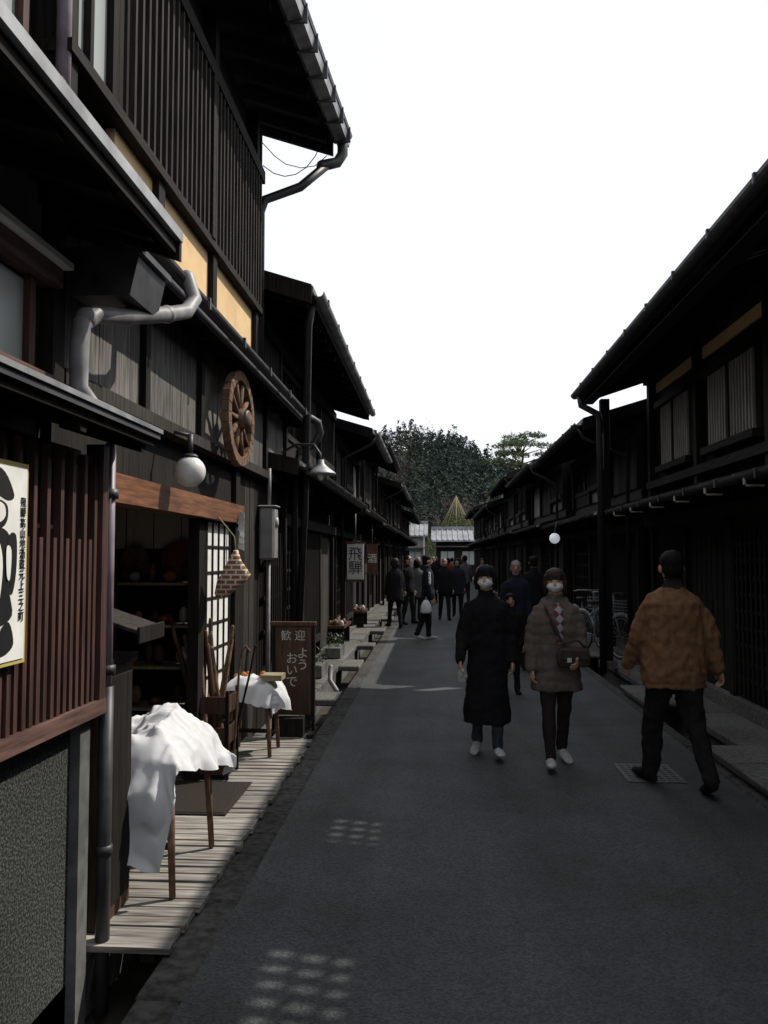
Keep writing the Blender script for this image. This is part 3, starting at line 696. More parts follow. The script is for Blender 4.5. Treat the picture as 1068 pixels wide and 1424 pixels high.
# ------------------------------------------------------------------ RIGHT: near house with roof slots
S=1
b=B('wooden_townhouse')
wx,ex,ez,rx=3.2,2.15,4.05,7.4; k=.33; rz=ez+k*(rx-ex)
body(b,S,wx,rx,ez,rz,ex,-5,12.3)
holes=[(4.85,5.6,2.62,3.185),(6.85,7.35,2.70,3.185)]  # slots added in the unseen eave to throw sun patches on the road
def rz_at(x): return ez+k*(x-ex)
segs=[];y=-5
for h in holes: segs.append((y,h[0])); y=h[1]
segs.append((y,12.3))
for (a,c) in segs:
    b.sprism('roof_sheet','roof',S,[(ex,ez),(rx,rz),(rx,rz+.07),(ex,ez+.07)],a,c)
    b.sprism('soffit','darkx',S,[(ex+.03,ez-.025),(wx+.05,rz_at(wx)-.025),(wx+.05,rz_at(wx)-.004),(ex+.03,ez-.004)],a,c)
for (a,c,h0,h1) in holes:
    b.sprism('roof_sheet','roof',S,[(ex,ez),(h0,rz_at(h0)),(h0,rz_at(h0)+.07),(ex,ez+.07)],a,c)
    b.sprism('roof_sheet','roof',S,[(h1,rz_at(h1)),(rx,rz),(rx,rz+.07),(h1,rz_at(h1)+.07)],a,c)
    y=a+.05
    while y<c: b.sprism('light_slot_bar','darkx',S,[(h0,rz_at(h0)),(h1,rz_at(h1)),(h1,rz_at(h1)+.015),(h0,rz_at(h0)+.015)],y,y+.070+U(0,.012)); y+=.125
    for q in (1,2):
        x=h0+(h1-h0)*q/3; b.sbox('light_slot_bar','darkx',S,x-.018,x+.018,a,c,rz_at(x)+.02,rz_at(x)+.045)
y=-4.9
while y<12.2:
    if not any(a-.1<y<c+.02 for a,c,_,_ in holes):
        b.sprism('rafter','darkx',S,[(ex+.05,ez-.13),(wx+.05,rz_at(wx)-.13),(wx+.05,rz_at(wx)-.03),(ex+.05,ez-.03)],y,y+.06)
    y+=.45
b.sbox('fascia','metal',S,ex-.012,ex+.018,-5,12.32,ez-.05,ez+.10)
b.sbox('eave_plank','dark',S,ex+.02,ex+.17,-5,12.3,ez-.15,ez-.135)
b.sprism('barge','dark',S,[(ex,ez-.12),(rx,rz-.12),(rx,rz+.09),(ex,ez+.09)],12.3,12.34)
b.gutter('roof_gutter','metal',S,ex-.08,ez+.0,-5,12.35,.065)
b.sbox('plinth','stone',S,3.05,3.22,-3,12.2,-.02,.2)
b.sbox('lower_back','dark',S,3.15,3.2,-3,12.2,.2,2.3)
b.slats('koshi','dark',S,3.08,-1,8.9,.25,1.95,.12,.035,.035,9)
facade(b,S,3.2,9.0,12.2,.15,2.15,['grid','amber'],1.6)
b.sbox('nageshi','darkh',S,3.02,3.2,-3,12.2,2.08,2.22)
b.roofside('pent',S,2.5,2.28,3.2,2.46,-3,12.2,3.12,t=.04,pitch=.6,raf=.07,gut='metal',gutr=.045)
y=-1.0
while y<12:
    b.sbox('gutter_hook','paper',S,2.40,2.56,y,y+.02,2.20,2.215); b.sbox('gutter_hook','paper',S,2.40,2.415,y,y+.02,2.20,2.27); y+=.95
b.sbox('sill_band','darkh',S,3.05,3.2,-3,12.2,2.62,2.72)
zt=rz_at(wx)-.2
for y in (-1,1.2,3.4,5.6,7.8,9.95,12.08): b.sbox('post','dark',S,3.08,3.21,y,y+.12,2.45,zt+.1)
for y in (1.32,3.52,5.72,7.92,10.07):
    c=y+2.08
    b.sbox('window_back','slat',S,3.185,3.197,y+.35,min(c,12.0)-.35,2.9,3.72)
    b.slats('window_slats','pale',S,3.12,y+.35,min(c,12.0)-.35,2.9,3.72,.085,.034,.030,0)
    b.sbox('window_frame','darkh',S,3.06,3.18,y+.25,min(c,12)-.25,2.82,2.9); b.sbox('window_frame','darkh',S,3.06,3.18,y+.25,min(c,12)-.25,3.72,3.80)
    b.sbox('window_mullion','dark',S,3.10,3.118,(y+min(c,12))/2-.03,(y+min(c,12))/2+.03,2.9,3.72)
    b.sbox('ochre_panel','ochre',S,3.17,3.196,y+.02,y+.16,2.75,3.3)
    b.sbox('ochre_panel','ochre',S,3.17,3.196,y+.02,min(c,12.05)-.02,4.0,zt-.06)
b.sbox('head_beam','darkh',S,3.03,3.2,-3,12.2,zt-.05,zt+.1)
b.tube('downpipe','pipeb',[(2.10,12.1,4.0),(2.12,12.1,3.85),(2.34,12.0,3.7),(2.36,12.0,3.6),(2.36,12.0,0)],.05,12)
b.done()
b=B('timber_post'); b.box('shaft','dark',2.40,2.53,12.12,12.25,.05,3.95); b.box('base_stone','stone',2.35,2.58,12.07,12.30,.05,.16); b.done(.006)

ml(1,12.55,18.5,3.1,2.22,3.65,2.45,2.3,['lattice','amber','grid','lattice'],['boards','lattice','window'],upper=2.7,slope=.30)
ml(1,18.85,25.0,2.95,2.2,3.75,2.35,2.35,['boards','grid','lattice'],['lattice','boards','grey'],upper=2.75,slope=.35)
ml(1,25.2,33.0,2.8,2.15,4.1,2.3,2.4,['lattice','boards'],['lattice','window'],upper=2.8)
ml(1,33.2,44.0,2.7,2.05,3.7,2.2,2.4,['grid','lattice'],['grey','lattice'],upper=2.8)
ml(1,44.2,55.0,2.6,1.95,4.2,2.1,2.4,['lattice'],['lattice','boards'],upper=2.8)
b=B('globe_lamp'); b.ell('globe','globelit',(2.25,15.9,2.0),(.10,.10,.10)); b.tube('stem','metal',[(2.25,15.9,2.1),(2.3,15.9,2.32)],.015,6); b.done()

def endhouse(name,x0,x1,y0,y1,wz,rz,roofm,wallm='dark'):
    b=B(name)
    b.box('walls',wallm,x0+.4,x1-.4,y0+.6,y1-.6,-.3,wz)
    ym=(y0+y1)/2
    def yz(part,m,poly,a,c):
        n=len(poly); v=[(a,y,z) for y,z in poly]+[(c,y,z) for y,z in poly]
        b.add(part,m,v,[tuple(range(n)),tuple(range(n,2*n))[::-1]]+[(i,(i+1)%n,(i+1)%n+n,i+n) for i in range(n)])
    yz('roof',roofm,[(y0,wz),(ym,rz),(y1,wz),(y1,wz+.12),(ym,rz+.12),(y0,wz+.12)],x0,x1)
    yz('gable',wallm,[(y0+.6,wz),(ym,rz-.1),(y1-.6,wz)],x0+.4,x1-.4)
    x=x0
    while x<x1: yz('roof_roll',roofm,[(y0,wz+.12),(ym,rz+.12),(ym,rz+.2),(y0,wz+.2)],x,x+.09); x+=.45
    b.box('ridge',roofm,x0,x1,ym-.15,ym+.15,rz+.1,rz+.35)
    x=x0+.8
    while x<x1-1.5:
        b.box('window','glassf',x,x+1.1,y0+.57,y0+.598,1.0,2.1); b.box('mullion','dark',x+.53,x+.57,y0+.55,y0+.57,1.0,2.1)
        x+=1.8
    b.box('awning','roof',x0+.2,x1-.2,y0-.1,y0+.6,2.45,2.55)
    b.done()
endhouse('tile_roof_house',-.4,7,69,74,2.9,3.9,'tile')
endhouse('tile_roof_house',-7,-.8,80,86,3.6,4.9,'tile','plaster')
endhouse('tile_roof_house',7.5,16,72,80,3.4,5.2,'roof')
endhouse('tile_roof_house',-14,-3.5,68,75,4.2,5.6,'roof')

# ------------------------------------------------------------------ vegetation
def folmat(name,cols,rough=.8):
    m=bpy.data.materials.new(name); m.use_nodes=True; nt=m.node_tree;N=nt.nodes;L=nt.links;p=N['Principled BSDF']; p.inputs['Roughness'].default_value=rough; p.inputs['Specular IOR Level'].default_value=.10
    g=N.new('ShaderNodeNewGeometry'); cr=N.new('ShaderNodeValToRGB'); L.new(g.outputs['Random Per Island'],cr.inputs[0])
    while len(cr.color_ramp.elements)<len(cols): cr.color_ramp.elements.new(.5)
    for i,c in enumerate(cols): cr.color_ramp.elements[i].position=i/(len(cols)-1); cr.color_ramp.elements[i].color=(*c,1)
    L.new(cr.outputs[0],p.inputs['Base Color']); return m
M['conifer']=folmat('conifer_foliage',[(.020,.034,.030),(.030,.046,.037),(.024,.038,.034),(.038,.052,.042)])
M['conifer2']=folmat('conifer_foliage_brown',[(.040,.042,.030),(.055,.052,.036),(.034,.042,.030)])
M['bare']=folmat('bare_twigs',[(.085,.07,.062),(.13,.105,.09),(.065,.058,.052),(.105,.09,.075)])
M['needle']=folmat('pine_needles',[(.06,.09,.045),(.11,.14,.07),(.08,.11,.055)])
M['bush']=folmat('bush_leaves',[(.05,.08,.03),(.09,.11,.04),(.04,.06,.025)])
M['hillsoil']=mat('hill_soil',(.035,.038,.03),(.020,.025,.02),.95,(1,1,1),.08,.0,.05)
prof=[(-200,34),(-60,36),(-30,37),(-22,36.5),(-10,37.5),(8,34),(20,29),(37,21),(47,13),(80,8),(160,6),(300,3)]
def ridge(x):
    for (a,ha),(c,hc) in zip(prof,prof[1:]):
        if a<=x<=c: return ha+(hc-ha)*(x-a)/(c-a)
    return 5
def hill(x,y):
    t=min(1,max(0,(y-120)/160)); t2=t*t*(3-2*t)
    h=ridge(x*280/max(y,200))*t2
    if y>290: h*=max(.2,1-(y-290)/400)
    return h+2.6*noise.noise(Vector((x*.04,y*.04,1)))*t
b=B('hill')
nx,ny=70,40; V=[];F=[]
for i in range(nx+1):
    for j in range(ny+1):
        x=-200+500*i/nx; y=115+385*j/ny; V.append((x,y,-.6+hill(x,y)))
for i in range(nx):
    for j in range(ny): q=i*(ny+1)+j; F.append((q,q+ny+1,q+ny+2,q+1))
b.add('hillside','hillsoil',V,F,True); b.done()
def scatter(V,F,x,y,z,h,r,n,s,conic):
    for i in range(n):
        t=R(); a=U(0,6.28)
        if conic: rr=r*(1-t**1.3)*U(.35,1.05)+.1; zz=z+h*(.12+.88*t)
        else:
            ph=math.acos(U(-.7,1)); q=R()**.4; rr=r*math.sin(ph)*q; zz=z+h*.55+h*.45*math.cos(ph)*q
        px=x+rr*math.cos(a);py=y+rr*math.sin(a); k=s*U(.6,1.3)
        o=len(V)
        V.append((px+U(-k,k),py+U(-k,k),zz+U(-.2,.9)*k)); V.append((px+U(-k,k),py+U(-k,k),zz-U(.1,.8)*k)); V.append((px+U(-k,k),py+U(-k,k),zz+U(-.5,.5)*k))
        F.append((o,o+1,o+2))
b=B('conifer_forest')
VV={'conifer':([],[]),'conifer2':([],[])}
cnt=0
while cnt<1500:
    y=U(150,292); x=U(-50,100)*y/280
    if x*280/y<-48: continue
    nn=noise.noise(Vector((x*.05,y*.05,5)))
    h=U(6,9)+4*max(0,noise.noise(Vector((x*.09,0,3))))+(2.5 if R()<.08 else 0)
    V,F=VV['conifer2' if (nn>.15 and R()<.6) else 'conifer']
    scatter(V,F,x,y,hill(x,y)-1,h,h*U(.20,.28),95,.55,R()<.75); cnt+=1
for k,(V,F) in VV.items(): b.add('trees',k,V,F)
b.done()
b=B('bare_trees')
def twigtree(b,part,m,x,y,z,h,r,n,s):
    V=[];F=[]
    for i in range(n):
        a=U(0,6.28); t=R()**.5; ph=math.acos(U(-.4,1)); q=Vector((math.cos(a)*math.sin(ph),math.sin(a)*math.sin(ph),math.cos(ph)))*t
        p=Vector((x+q.x*r,y+q.y*r,z+h*.55+q.z*h*.45)); d=Vector((q.x*.5+U(-.4,.4),q.y*.5+U(-.4,.4),U(.2,1))).normalized()*s*U(.6,1.5)
        w=Vector((U(-1,1),U(-1,1),U(-.3,.3))).normalized()*s*.10
        o=len(V); V+=[p-w,p+w,p+d]; F.append((o,o+1,o+2))
    b.add(part,m,V,F)
for i in range(60):
    if i%3: y=U(130,165); x=U(2,60)*y/280; h=U(6,9)
    else: y=U(150,200); x=U(-32,-12)*y/280; h=U(6,9)
    twigtree(b,'twigs','bare',x,y,hill(x,y)-.5,h,h*.42,260,1.1)
b.done()
b=B('town_trees')
for i in range(26):
    y=U(92,125); x=U(-6,50); h=U(3.0,5.5); twigtree(b,'twigs','bare' if R()<.5 else 'bush',x,y,0,h,h*.45,220,.6)
b.done()
b=B('pine_tree')
bx,by=6.0,60
b.tube('trunk','bark',[(bx,by,-.3),(bx+.2,by,3),(bx-.25,by,5.5),(bx+.1,by,7.6),(bx+.4,by,9.6)],[.25,.2,.16,.12,.05],10)
pads=[]
for i in range(34):
    z=U(6.4,10.4); t=(z-6.4)/4.0; w=2.6*(1-.35*abs(t-.4)*2); a=U(0,6.28); q=w*math.sqrt(U(.1,1)); pads.append((q*math.cos(a)+.2,q*math.sin(a)*.7,z,U(.45,.85)))
for (dx,dy,z,r) in pads:
    b.tube('limb','bark',[(bx+.05,by,min(z-.6,9.0)),(bx+dx*.5,by+dy*.5,z-.35),(bx+dx,by+dy,z-.1)],[.06,.04,.015],6)
    V=[];F=[]
    for i in range(170):
        a=U(0,6.28);q=math.sqrt(R())*r; p=Vector((bx+dx+q*math.cos(a),by+dy+q*math.sin(a),z+U(-.15,.35)*(1.2-q/r)))
        d=Vector((U(-1,1),U(-1,1),U(0,1))).normalized()*.26; w=Vector((U(-1,1),U(-1,1),U(-1,1)))*.045
        o=len(V); V+=[p-w,p+w,p+d]; F.append((o,o+1,o+2))
    b.add('needles','needle',V,F)
b.done()
b=B('rope_tied_tree')
cx,cy=1.9,78
b.tube('pole','straw',[(cx,cy,0),(cx,cy,7.4)],.06,6)
for k in range(20):
    a=2*math.pi*k/20; b.tube('rope','straw',[(cx,cy,7.35),(cx+1.9*math.cos(a),cy+1.9*math.sin(a),3.6)],.014,4)
V=[];F=[]
scatter(V,F,cx,cy,2.8,3.0,1.8,1500,.13,False); b.add('leaves','bush',V,F)
b.done()

# ------------------------------------------------------------------ bicycle
def bicycle(x,y,lean,hd):
    b=B('bicycle')
    def wheel(yc):
        n=28;pts=[(0,yc+.32*math.cos(2*math.pi*k/n),.33+.32*math.sin(2*math.pi*k/n)) for k in range(n+1)]
        b.tube('tyre','black',pts,.018,7); b.tube('rim','metalL',[(0,yc+(p[1]-yc)*.93,.33+(p[2]-.33)*.93) for p in pts],.008,5)
        for k in range(16):
            a=2*math.pi*k/16; b.tube('spoke','metalL',[(0,yc,.33),(0,yc+.3*math.cos(a),.33+.3*math.sin(a))],.002,4)
        b.tube('hub','metal',[(-.05,yc,.33),(.05,yc,.33)],.02,8)
        b.tube('mudguard','metalL',[(0,yc+.36*math.cos(a),.33+.36*math.sin(a)) for a in [rad(t) for t in range(20,171,15)]],[(.03,.008)]*11,6)
    wheel(-.53);wheel(.53)
    fr=[((0,.53,.33),(0,.1,.30)),((0,.1,.30),(0,.22,.80)),((0,.1,.30),(0,-.32,.72)),((0,.2,.62),(0,-.34,.82)),((0,.53,.33),(0,.21,.70)),((0,-.30,.98),(0,-.36,.70)),((0,-.36,.70),(0,-.53,.33))]
    for a,c in fr: b.tube('frame','bikeframe',[a,c],.016,8)
    b.tube('handlebar','metalL',[(-.27,-.12,1.0),(-.25,-.25,1.02),(0,-.31,1.0),(.25,-.25,1.02),(.27,-.12,1.0)],.012,7)
    b.ell('saddle','black',(0,.24,.84),(.08,.13,.03)); b.tube('crank','metal',[(-.08,.1,.18),(-.06,.1,.30),(.06,.1,.30),(.08,.1,.42)],.01,6)
    for i in range(5): b.tube('basket','metalL',[(-.15,-.62,.7+i*.05),(.15,-.62,.7+i*.05),(.15,-.38,.7+i*.05),(-.15,-.38,.7+i*.05),(-.15,-.62,.7+i*.05)],.004,4)
    for i in range(7):
        q=-.15+.05*i; b.tube('basket','metalL',[(q,-.62,.9),(q,-.62,.7),(q,-.38,.7),(q,-.38,.9)],.003,4)
    b.tube('stand','metal',[(-.02,.53,.33),(-.15,.58,.02)],.008,5)
    e=b.done(); e.location=(x,y,.06); e.rotation_euler=(0,rad(lean),rad(hd))
bicycle(2.62,13.6,4,24); bicycle(2.7,14.9,-3,14)

# ------------------------------------------------------------------ people
M['skin']=mat('skin',(.42,.26,.19),(.38,.23,.16),.55,(1,1,1),20,.05,.3)
M['hair']=mat('black_hair',(.010,.008,.007),(.005,.004,.004),.7,(30,30,4),4,.4,.12)
M['hairb']=mat('brown_hair',(.036,.018,.012),(.016,.008,.006),.6,(30,30,4),4,.4,.2)
M['hairg']=mat('grey_hair',(.24,.235,.23),(.13,.125,.12),.8,(30,30,4),4,.4,.1)
def cl(n,c,ns=25,b=.25): M[n]=mat(n,c,tuple(q*.72 for q in c),.92,(1,1,1),ns,b,.10)
cl('coat_black',(.012,.012,.014)); cl('coat_tan',(.200,.110,.058)); cl('coat_puffer',(.125,.102,.088)); cl('trousers_dark',(.018,.017,.018)); cl('jeans_blue',(.04,.053,.075)); cl('trousers_brown',(.028,.023,.021))
cl('shoe_white',(.5,.5,.49)); cl('shoe_black',(.013,.012,.012)); cl('mask_white',(.80,.81,.83),30,.05); cl('coat_navy',(.018,.021,.034)); cl('coat_grey',(.09,.09,.095)); cl('coat_beige',(.22,.19,.15)); cl('coat_red',(.16,.025,.025)); cl('stripe_white',(.55,.55,.57)); cl('bag_brown',(.055,.045,.040)); cl('plastic_white',(.7,.7,.73))
M['argyle']=patmat('argyle_sweater',(.12,.03,.04),(.30,.29,.30),20,45)
M['eye']=mat('eye_dark',(.01,.008,.007),None,.2,bump=0,spec=.5); M['eyew']=mat('eye_white',(.5,.48,.45),None,.3,bump=0)

def person(name,x,y,heading,H,o,vox=.02,z0=0.0):
    parts=[]
    def add(g,tag): parts.append((g[0],g[1],tag))
    fat=o.get('fat',1.0)
    arms=o.get('arms',((5,8,12),(5,8,12)))
    legs=o.get('legs',((0,2,0),(0,2,0)))
    lean=o.get('lean',0)
    top=o['top'];bot=o['bot'];shoe=o['shoe']
    for i,sx in enumerate((1,-1)):
        sw,out,kb=[rad(q) for q in legs[i]]
        hip=Vector((sx*.048*H,0,.515*H))
        d1=Vector((sx*math.sin(out),-math.sin(sw),-math.cos(sw))).normalized()
        d2=Vector((sx*math.sin(out)*.5,-math.sin(sw-kb),-math.cos(sw-kb))).normalized()
        kn=hip+d1*.245*H; an=kn+d2*.225*H
        f=fat*o.get('legw',1)
        add(tube_geo([hip,hip+d1*.08*H,hip+d1*.16*H,kn,kn+d2*.08*H,kn+d2*.16*H,an],[(.056*H*f,.062*H*f),(.052*H*f,.058*H*f),(.045*H*f,.048*H*f),(.038*H*f,.040*H*f),(.036*H*f,.038*H*f),(.032*H*f,.033*H*f),(.033*H*f,.034*H*f)],16,(0,1,0)),bot)
        fp=rad(o.get('foot',(0,0))[i])
        fd=Vector((sx*.18,-math.cos(fp),math.sin(fp))).normalized()
        up=Vector((0,math.sin(fp),math.cos(fp)))
        h0=an-up*.028*H
        add(tube_geo([h0-fd*.022*H,h0+fd*.03*H-up*.002*H,h0+fd*.075*H-up*.008*H,h0+fd*.105*H-up*.012*H],[(.022*H,.022*H),(.025*H,.024*H),(.028*H,.018*H),(.022*H,.012*H)],14,(0,0,1)),shoe)
        add(tube_geo([an+Vector((0,0,.02*H)),an-up*.02*H],.026*H,12,(0,1,0)),shoe)
    secs=o['torso']
    Ls=[(z*H,rx*H*fat,ry*H*fat,0,cy*H) for (z,rx,ry,cy) in secs]
    add(loft_geo(Ls,28,2.25),top)
    add(tube_geo([(0,.006*H,.80*H),(0,0,.88*H)],.033*H,14,(0,1,0)),'skin')
    add(tube_geo([(0,.006*H,.818*H),(0,.004*H,.846*H)],[(.052*H,.048*H),(.044*H,.041*H)],16,(0,1,0)),top)
    aw=o.get('armw',1.0); hands=[]
    shx=o.get('shx',.094)*H
    for i,sx in enumerate((1,-1)):
        sw,out,bend=[rad(q) for q in arms[i][:3]]; inw=rad(arms[i][3]) if len(arms[i])>3 else 0
        sh=Vector((sx*shx,0,.782*H))
        d1=Vector((sx*math.sin(out),-math.sin(sw)*math.cos(out),-math.cos(sw)*math.cos(out))).normalized()
        o2=out*.6-inw
        d2=Vector((sx*math.sin(o2),-math.sin(sw+bend)*math.cos(o2),-math.cos(sw+bend)*math.cos(o2))).normalized()
        el=sh+d1*.160*H; wr=el+d2*.140*H
        def w_(r,k): return r*H*(1+(aw-1)*k)
        add(tube_geo([sh,sh+d1*.05*H,sh+d1*.11*H,el,el+d2*.07*H,wr],[w_(.030,.15),w_(.035,.5),w_(.034,.9),w_(.031,1),w_(.028,1),w_(.0245,1)],16,(0,1,0) if abs(d2.y)<.85 else (1,0,0)),o.get('sleeve',top))
        hands.append((wr,d2,sx))
    hy=o.get('headyaw',0); hp=o.get('headpitch',0)
    HM=Matrix.Translation((0,0,.87*H))@Matrix.Rotation(rad(hy),4,'Z')@Matrix.Rotation(rad(hp),4,'X')@Matrix.Translation((0,0,-.87*H))
    def hadd(g,tag): add(([HM@Vector(q) for q in g[0]],g[1]),tag)
    hadd(ell_geo((0,0,.938*H),(.044*H,.054*H,.058*H),18,12),'skin')
    hadd(ell_geo((0,-.014*H,.905*H),(.034*H,.038*H,.040*H),16,10),'skin')
    hadd(tube_geo([(0,-.050*H,.935*H),(0,-.060*H,.915*H)],[.006*H,.009*H],8,(1,0,0)),'skin')
    hair=o['hair']; hs=o.get('hairstyle','short')
    if hs=='short':
        hadd(ell_geo((0,.008*H,.953*H),(.050*H,.058*H,.050*H),18,12),hair)
        hadd(ell_geo((0,.022*H,.922*H),(.045*H,.040*H,.045*H),16,10),hair)
        for sx in (1,-1): hadd(ell_geo((sx*.049*H,.000*H,.920*H),(.007*H,.013*H,.019*H),10,8),'skin')
    else:
        hadd(ell_geo((0,.006*H,.955*H),(.054*H,.062*H,.049*H),20,12),hair)
        hadd(ell_geo((0,.022*H,.918*H),(.056*H,.044*H,.058*H if hs=='bob' else .07*H),18,12),hair)
        for sx in (1,-1): hadd(tube_geo([(sx*.045*H,-.016*H,.955*H),(sx*.052*H,-.018*H,.92*H),(sx*.050*H,-.016*H,.875*H)],[.014*H,.016*H,.010*H],10,(0,1,0)),hair)
    if o.get('mask'):
        hadd(ell_geo((0,-.030*H,.906*H),(.036*H,.035*H,.028*H),18,12),'mask_white')
    for g,tag in o.get('extra',lambda H:[])(H): add(g,tag)
    def combine(ps):
        V=[];F=[]
        for v,f,t in ps:
            of=len(V); V+=[tuple(q) for q in v]; F+=[tuple(i+of for i in q) for q in f]
        return V,F
    def remesh(ps,vx,nm,clothamp=0):
        bm=bmesh.new()
        V,F=combine(ps)
        me=bpy.data.meshes.new('tmp'); me.from_pydata(V,[],F); bm.from_mesh(me); bmesh.ops.recalc_face_normals(bm,faces=bm.faces[:]); bm.to_mesh(me); bm.free()
        ob=bpy.data.objects.new('tmp',me); scene.collection.objects.link(ob)
        md=ob.modifiers.new('r','REMESH'); md.mode='VOXEL'; md.voxel_size=vx
        dg=bpy.context.evaluated_depsgraph_get(); dg.update()
        m2=bpy.data.meshes.new_from_object(ob.evaluated_get(dg))
        bpy.data.objects.remove(ob)
        trees=[(BVHTree.FromPolygons([Vector(q) for q in v],f),t) for v,f,t in ps]
        tags=sorted(set(t for _,_,t in ps))
        bm=bmesh.new(); bm.from_mesh(m2)
        for _ in range(2): bmesh.ops.smooth_vert(bm,verts=bm.verts[:],factor=.5,use_axis_x=True,use_axis_y=True,use_axis_z=True)
        bm.normal_update()
        for f in bm.faces:
            c=f.calc_center_median(); best=None;bd=1e9
            for tr,t in trees:
                h=tr.find_nearest(c,bd)
                if h[0] is not None and h[3]<bd: bd=h[3];best=t
            f.material_index=tags.index(best) if best else 0; f.smooth=True
        if clothamp:
            for v in bm.verts:
                t=tags[v.link_faces[0].material_index]
                if t in ('skin','mask_white') : continue
                if t.startswith('hair'): a=.004*noise.noise(Vector((v.co.x*60,v.co.y*60,v.co.z*12))); v.co+=v.normal*a; continue
                if t.startswith('shoe'): continue
                p=v.co
                a=clothamp*(noise.noise(Vector((p.x*9,p.y*9,p.z*5+x)))+.6*noise.noise(Vector((p.x*22,p.y*22,p.z*16+y)))-.5*abs(noise.noise(Vector((p.x*12+p.z*6,p.y*12,p.z*14-p.x*8)))))
                if t=='coat_puffer': a+=.006*(abs(math.sin(p.z*34+2.5*noise.noise(p*5)))-.5)
                v.co+=v.normal*a
        me3=bpy.data.meshes.new(nm); bm.to_mesh(me3); bm.free()
        for t in tags: me3.materials.append(M[t])
        return me3
    me=remesh(parts,vox,'body',o.get('wr',.012) if vox<.013 else .007)
    mz=min(v.co.z for v in me.vertices)
    root=bpy.data.objects.new(name,None); scene.collection.objects.link(root); root.location=(x,y,z0); root.rotation_euler=(0,0,rad(heading))
    bo=bpy.data.objects.new('body',me); scene.collection.objects.link(bo); bo.parent=root; bo.location=(0,0,-mz); bo.rotation_euler=(rad(lean),0,0)
    hp_=[]
    for wr,d,sx in hands:
        d=d.normalized(); n=Vector((-sx,0,0)); n=(n-d*n.dot(d)).normalized(); w=Vector((0,-1,0)); w=(w-d*w.dot(d)-n*w.dot(n)); 
        if w.length<.1: w=Vector((0,0,1))-d*d.z-n*n.z
        w.normalize()
        Mr=Matrix((w,n,d)).transposed()
        hp_.append((*ell_geo(wr+d*.030*H,(.024*H,.012*H,.034*H),12,8,Mr),'skin'))
        hp_.append((*tube_geo([wr-d*.03*H,wr+d*.012*H],[.017*H,.016*H],10),'skin'))
        for q,(of,ln) in enumerate(((1.5,.036),(.5,.043),(-.5,.041),(-1.5,.031))):
            s0=wr+d*.046*H+w*of*.0115*H
            c=o.get('curl',.5)
            d1=(d+n*.25*c*2).normalized(); d2=(d+n*1.1*c*2).normalized(); d3=(d*.6+n*1.6*c*2).normalized()
            p1=s0+d1*ln*.45*H; p2=p1+d2*ln*.32*H; p3=p2+d3*ln*.22*H
            hp_.append((*tube_geo([s0,p1,p2,p3],[.0056*H,.0052*H,.0047*H,.0038*H],8),'skin'))
        t0=wr+d*.014*H+w*.014*H; t1=t0+(d*.7+w*.75).normalized()*.026*H; t2=t1+(d+w*.15+n*.25).normalized()*.020*H
        hp_.append((*tube_geo([t0,t1,t2],[.0085*H,.0066*H,.0048*H],8),'skin'))
    if vox<.013:
        hm=remesh(hp_,.0036,'hands')
    else:
        V,F=combine(hp_); hm=bpy.data.meshes.new('hands'); hm.from_pydata(V,[],F); hm.materials.append(M['skin'])
    ho=bpy.data.objects.new('hands',hm); scene.collection.objects.link(ho); ho.parent=root; ho.location=(0,0,-mz); ho.rotation_euler=(rad(lean),0,0)
    if vox<.018:
        V=[];F=[];MI=[]
        for sx in (1,-1):
            for (c,r,k) in (((sx*.0185*H,-.0490*H,.936*H),(.0085*H,.004*H,.0042*H),1),((sx*.0185*H,-.0515*H,.936*H),(.0045*H,.0030*H,.0042*H),0),((sx*.0190*H,-.0500*H,.9485*H),(.012*H,.003*H,.0018*H),0),((sx*.0185*H,-.0515*H,.9405*H),(.0095*H,.0028*H,.0012*H),0)):
                v,f=ell_geo(c,r,10,6); of=len(V); V+=[tuple(HM@q) for q in v]; F+=[tuple(i+of for i in q) for q in f]; MI+=[k]*len(f)
        if not o.get('mask'):
            v,f=ell_geo((0,-.0515*H,.893*H),(.013*H,.004*H,.0035*H),10,6); of=len(V); V+=[tuple(HM@q) for q in v]; F+=[tuple(i+of for i in q) for q in f]; MI+=[2]*len(f)
        eo=mkobj('eyes',V,F,None,True,root,[M['eye'],M['eyew'],M['ceram']],MI); eo.location=(0,0,-mz); eo.rotation_euler=(rad(lean),0,0)
    return root,hands,mz

LONG=[(.165,.124,.098,.0),(.17,.128,.102,0),(.30,.116,.090,0),(.45,.110,.080,0),(.56,.102,.071,0),(.64,.100,.068,0),(.72,.106,.069,0),(.77,.108,.064,0),(.80,.096,.054,.002),(.822,.068,.044,.004),(.838,.045,.038,.004)]
MID=[(.375,.128,.095,0),(.38,.132,.098,0),(.47,.126,.093,0),(.56,.116,.084,0),(.64,.114,.082,0),(.72,.118,.081,0),(.77,.116,.073,0),(.80,.100,.060,.002),(.823,.070,.048,.004),(.840,.050,.042,.004)]
JACK=[(.425,.120,.086,0),(.43,.128,.092,0),(.445,.124,.089,0),(.455,.132,.095,0),(.52,.132,.095,0),(.60,.126,.088,0),(.67,.124,.085,.004),(.73,.127,.083,.006),(.775,.126,.074,.008),(.803,.106,.062,.008),(.825,.074,.050,.008),(.845,.050,.044,.006)]
SLIM=[(.45,.100,.072,0),(.455,.102,.075,0),(.52,.102,.074,0),(.60,.098,.068,0),(.68,.104,.070,0),(.75,.110,.068,0),(.79,.104,.058,0),(.818,.075,.046,0),(.835,.045,.038,0)]

